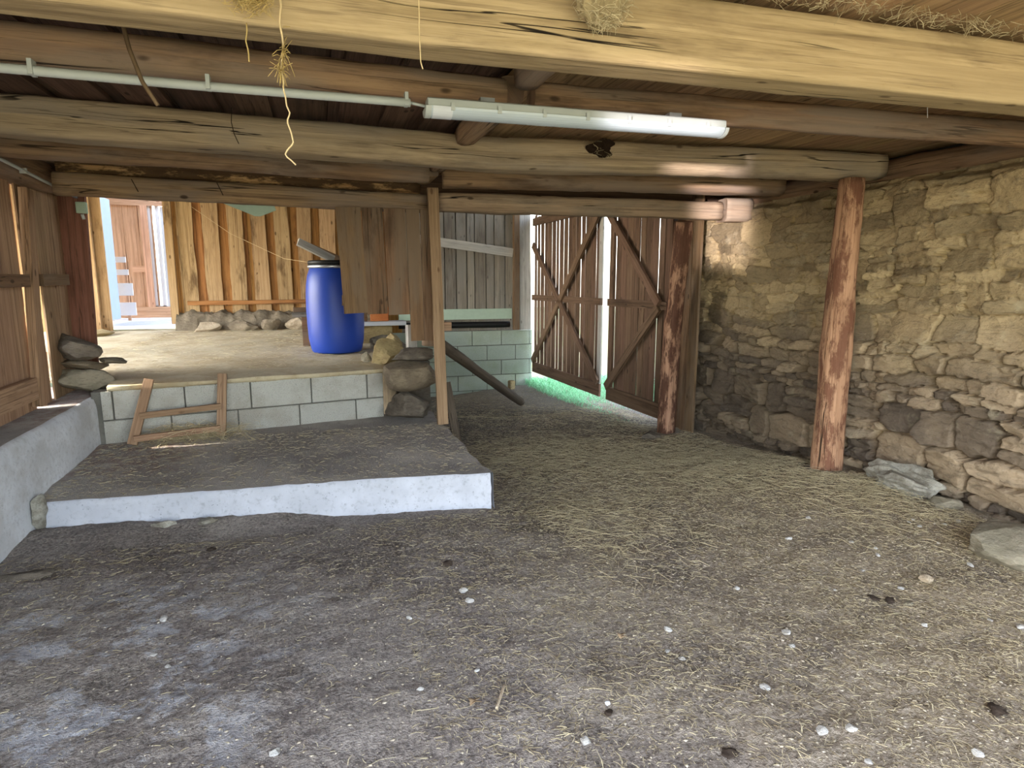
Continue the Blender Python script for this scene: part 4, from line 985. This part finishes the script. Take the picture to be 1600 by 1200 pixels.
# nests
def nest(c, size, seed, mat, label, n):
    t = empty('bird_nest', c, label, 'bird nest')
    rock('nest_cup', c, size, seed, mat, rough=.3, chop=2, parent=t)
    rr_ = np.random.RandomState(seed); a = rr_.rand(n)*2*PI; e = (rr_.rand(n)-.7)*2
    Pn = np.stack([c[0]+size[0]*.5*np.cos(a)*np.cos(e), c[1]+size[1]*.5*np.sin(a)*np.cos(e)], 1)
    o = stalks('nest_straws', Pn, .02+.05*rr_.rand(n), .0006+.0005*rr_.rand(n), rr_.rand(n)*2*PI, (rr_.rand(n)-.6)*2., c[2]+size[2]*.5*np.sin(e), rr_.rand(n)*.7, m_straw, .5)
    o.parent = t; o.matrix_parent_inverse = t.matrix_basis.inverted()
nest((.86, 1.85, 2.29), (.17, .1, .14), 6, m_nest, 'straw and mud bird nest on the front beam', 260)
nest((1.8, 3.86, 2.32), (.24, .12, .13), 9, m_nestdark, 'dark empty bird nest stuck to the squared beam behind the tube light', 60)
simple('log_stub', MB().log([(1.0, 1.87, 2.385), (1.06, 1.6, 2.37)], .045, 2, 16, .05, .008), m_beam, 'grey round log end above the front beam beside the nest', 'log')

# ------------------------------------------------------------------ stones and bits on the floor
def on_floor(px, py):
    d = FW + RT*((px-800)/FPX) + UP*((600-py)/FPX); z = 0.
    for _ in range(6): k = (z-CAM.z)/d.z; q = CAM+d*k; z = fh(q.x, q.y)
    return Vector((q.x, q.y, z))
q = on_floor(1572, 862); rock('floor_boulder', q, (.52, .46, .2), 71, m_slatestone, rz=.6, tilt=(.1, -.1), z0=q.z-.05, lab='big flat grey boulder on the floor at the right edge', chop=8)
q = on_floor(1018, 686); rock('floor_stone', q, (.22, .18, .11), 72, m_boulder, rz=.2, z0=q.z-.02, lab='dark stone lying before the bark-patched gate post')
q = on_floor(1447, 908); rock('floor_stone', q, (.085, .06, .045), 73, m_tan_stone, rz=.5, z0=q.z-.006, lab='tan angular stone in the straw near the floor boulder')
q = on_floor(1420, 945); rock('floor_stone', q, (.06, .035, .025), 74, m_slatestone, rz=.2, z0=q.z-.006, lab='flat grey stone half sunk just in front of the tan one')
q = on_floor(1395, 745); rock('mortar_lump', (3.76, 3.1, 0), (.26, .6, .3), 75, m_mortarlump, rz=.12, z0=fh(3.72, 3.1)-.1, lab='long crumbly mortar lump at the foot of the stone wall', rough=.45)
q = on_floor(1435, 775); rock('fallen_stone', (3.7, 2.76, 0), (.18, .2, .12), 76, m_slatestone, rz=.2, z0=fh(3.7, 2.76)-.04, lab='square grey stone beside the mortar lump at the wall foot')
for i, (px, py, lab) in enumerate(((1200, 690, 'large'), (1175, 688, 'small'), (1225, 700, 'low'), (1120, 676, 'far'))):
    q = on_floor(px, py); rock('fallen_stone', q, (.16-.02*i, .14, .09), 80+i, m_boulder2, rz=i, z0=q.z-.03, lab='%s brown stone fallen at the wall foot between the two log posts' % lab)
q = on_floor(40, 900); rock('floor_stone', q, (.3, .2, .07), 95, m_boulder, rz=.1, z0=q.z-.045, lab='low dark hump of stone below the left ledge')
q = on_floor(700, 882); rock('dung_lump', q, (.06, .045, .03), 96, m_dung, rz=.1, z0=q.z-.006, lab='black lump of dung in the middle of the floor', cat='dung')
q = on_floor(952, 1115); rock('dung_lump', q, (.035, .035, .02), 97, m_dung, z0=q.z-.006, lab='black droppings with a white cap near the bottom of the floor', cat='dung')
q = on_floor(951, 1108); rock('droppings_cap', q+Vector((0,.012,0)), (.02, .016, .014), 98, m_whitepaint, z0=q.z+.008, lab='white dropping on top of the black one', cat='droppings')
for (px, py, w, lab) in ((1365, 934, .05, 'dark dung clod left of the flat grey stone by the tan one'), (1392, 940, .055, 'larger dark dung clod right beside the flat grey stone'), (1556, 1112, .07, 'broad dark clod low at the right edge of the floor'), (1140, 1178, .05, 'dark clod at the very bottom of the floor right of the stick'), (330, 860, .05, 'dark clod on the left floor in front of the slab')):
    q = on_floor(px, py); rock('dung_lump', q, (w*1.3, w, w*.5), int(px)+5, m_dung, rz=px, z0=q.z-.008, lab=lab, cat='dung', rough=.4, sub=3)
for (px, py, w, lab) in ((745, 1049, .028, 'white pebble above the pale stick'), (657, 1077, .03, 'grey pebble left of the pale stick'), (772, 1148, .016, 'round white pebble below the pale stick'), (735, 940, .05, 'pale crumb of lime high in the middle floor'), (640, 966, .03, 'pale crumb of lime left of the middle floor'), (725, 925, .05, 'flat patch of lime behind the pale crumb')):
    q = on_floor(px, py); rock('pebble', q, (w, w*.75, w*.5), int(px), m_pale_stone, rz=px, z0=q.z-.003, lab=lab, cat='pebble', sub=2)
spots = [(1232,842),(1263,810),(1331,848),(1368,857),(1371,868),(1420,816),(1427,812),(1437,822),(1460,818),(1475,820),(1497,815),(1348,892),(1407,920),(1466,848),(1516,884),(1562,845),(1150,920),(1305,922),(1445,978),(1238,1010),(1229,989),(1548,970),(1594,982),(1284,1144),(1526,1180),(1330,1140),(1042,1018),(1043,985),(1065,1030),(915,1160),(1195,1075),(1358,1192),(430,1178),(255,970),(263,1042),(240,1024)]
kinds = ('nearest the tan stone','on the grit','by a straw wisp','half buried','beside a darker clod')
for i, (px, py) in enumerate(spots):
    q = on_floor(px, py); w = .02+.018*rng.random()
    if q.x > 3.7: q.x = 3.7
    rock('pebble', q, (w*1.2, w, w*.6), 400+i, m_pale_stone, rz=i, z0=q.z-.004, lab='small pale pebble lying loose in the straw and grit', cat='pebble', group='pale pebbles scattered on the floor', sub=2)
a, b = on_floor(776, 1110), on_floor(788, 1074)
simple('white_stick', MB().log([a+Vector((0,0,.008)), b+Vector((0,0,.008))], .0048, 3, 10, .01, .0006), m_tan_stone, 'short pale stick lying on the near floor', 'stick')
q = on_floor(742, 1098); mb = MB()
mb.grid([[q+Vector((.03*math.cos(j*PI/4)*r_*(1 if j % 2 else .6), .022*math.sin(j*PI/4)*r_*(1 if j % 2 else .6), .009+.006*r_*math.cos(j*2))) for j in range(9)] for r_ in (.05, .5, 1.)], 0)
o = mb.build('dry_leaf', m_leaf); so = o.modifiers.new('solid', 'SOLIDIFY'); so.thickness = .001; tag(o, 'curled dry leaf left of the pale stick', 'leaf')
q = on_floor(972, 996); mb = MB()
mb.grid([[q+Vector((.022*math.cos(j*PI/4)*r_*(1 if j % 2 else .8), .022*math.sin(j*PI/4)*r_*(1 if j % 2 else .8), .011+.006*r_*math.cos(j*2))) for j in range(9)] for r_ in (.05, .5, 1.)], 0)
o = mb.build('dry_leaf', m_leaf); so = o.modifiers.new('solid', 'SOLIDIFY'); so.thickness = .001; tag(o, 'flat tan leaf right of the middle floor', 'leaf')

# repeats of one kind share a group phrase
GROUPS = {'ceiling_beam': 'log beams across the ceiling', 'lintel_beam': 'lintel beams at the back of the barn', 'ceiling_joist': 'short joists at the ceiling joint', 'wooden_post': 'posts holding up the beams', 'ledge_stone': 'flat stones stacked on the ledge', 'pier_stone': 'stones of the pier under the board panel', 'rubble_stone': 'loose rubble beside the barrel', 'fallen_stone': 'stones fallen at the wall foot', 'horizontal_rail': 'rails nailed on the board walls', 'plate_log': 'logs along the wall tops', 'hanging_wire': 'wires hanging on the beams', 'dung_lump': 'dark clods on the floor', 'door_jamb': 'jambs of the porch doorway', 'offcut_board': 'offcut boards on the barrel lid', 'offcut_block': 'wood offcuts beside the barrel', 'hanging_twine': 'twine hanging from the front beam', 'concrete_crumb': 'broken concrete along the slab front', 'bird_nest': 'bird nests on the beams', 'corner_post': 'posts at the far wall corner', 'floor_stone': 'stones on the dirt floor', 'dry_leaf': 'dry leaves on the floor'}
for o in list(COL.objects):
    b_ = o.name.split('.')[0]
    if o.parent is None and b_ in GROUPS and 'group' not in o.keys(): o['group'] = GROUPS[b_]

# ------------------------------------------------------------------ light
w = bpy.data.worlds.new('sky'); S.world = w; w.use_nodes = True; nt = w.node_tree; bg = nt.nodes['Background']
sk = nt.nodes.new('ShaderNodeTexSky'); sk.sky_type = 'NISHITA'; sk.sun_disc = False; sk.sun_elevation = math.radians(39); sk.sun_rotation = math.radians(-90)
sk.air_density = 1.2; sk.dust_density = 1.5
hs_ = nt.nodes.new('ShaderNodeHueSaturation'); hs_.inputs['Saturation'].default_value = .55; nt.links.new(sk.outputs[0], hs_.inputs['Color'])
nt.links.new(hs_.outputs[0], bg.inputs[0]); bg.inputs[1].default_value = .55
gl = bpy.data.lights.new('sun_glint', 'AREA'); gl.shape = 'RECTANGLE'; gl.size = .46; gl.size_y = .85; gl.spread = math.radians(2.2); gl.energy = .9; gl.color = (1, .9, .92)
go = bpy.data.objects.new('sun_glint', gl); COL.objects.link(go); go.location = (-1.28, -.76, 1.43)     # area lamp standing in for sun reflected off something in the yard
go.rotation_euler = Vector((.641, .764, .078)).to_track_quat('-Z', 'Y').to_euler()
sd_ = bpy.data.lights.new('sun', 'SUN'); sd_.energy = 4.; sd_.angle = .009; sd_.color = (1, .93, .8)
so_ = bpy.data.objects.new('sun', sd_); COL.objects.link(so_)
so_.rotation_euler = Vector((math.cos(math.radians(39)), .01, -math.sin(math.radians(39)))).to_track_quat('-Z', 'Y').to_euler(); so_.location = (-8, 3, 8)

vs = S.view_settings; vs.view_transform = 'Standard'; vs.look = 'None'; vs.gamma = 1; vs.use_curve_mapping = False; vs.exposure = 1.85
S.cycles.max_bounces = 10; S.cycles.diffuse_bounces = 7; S.cycles.use_denoising = True
try: S.cycles.denoiser = 'OPENIMAGEDENOISE'
except Exception: pass
S.cycles.sample_clamp_indirect = 6
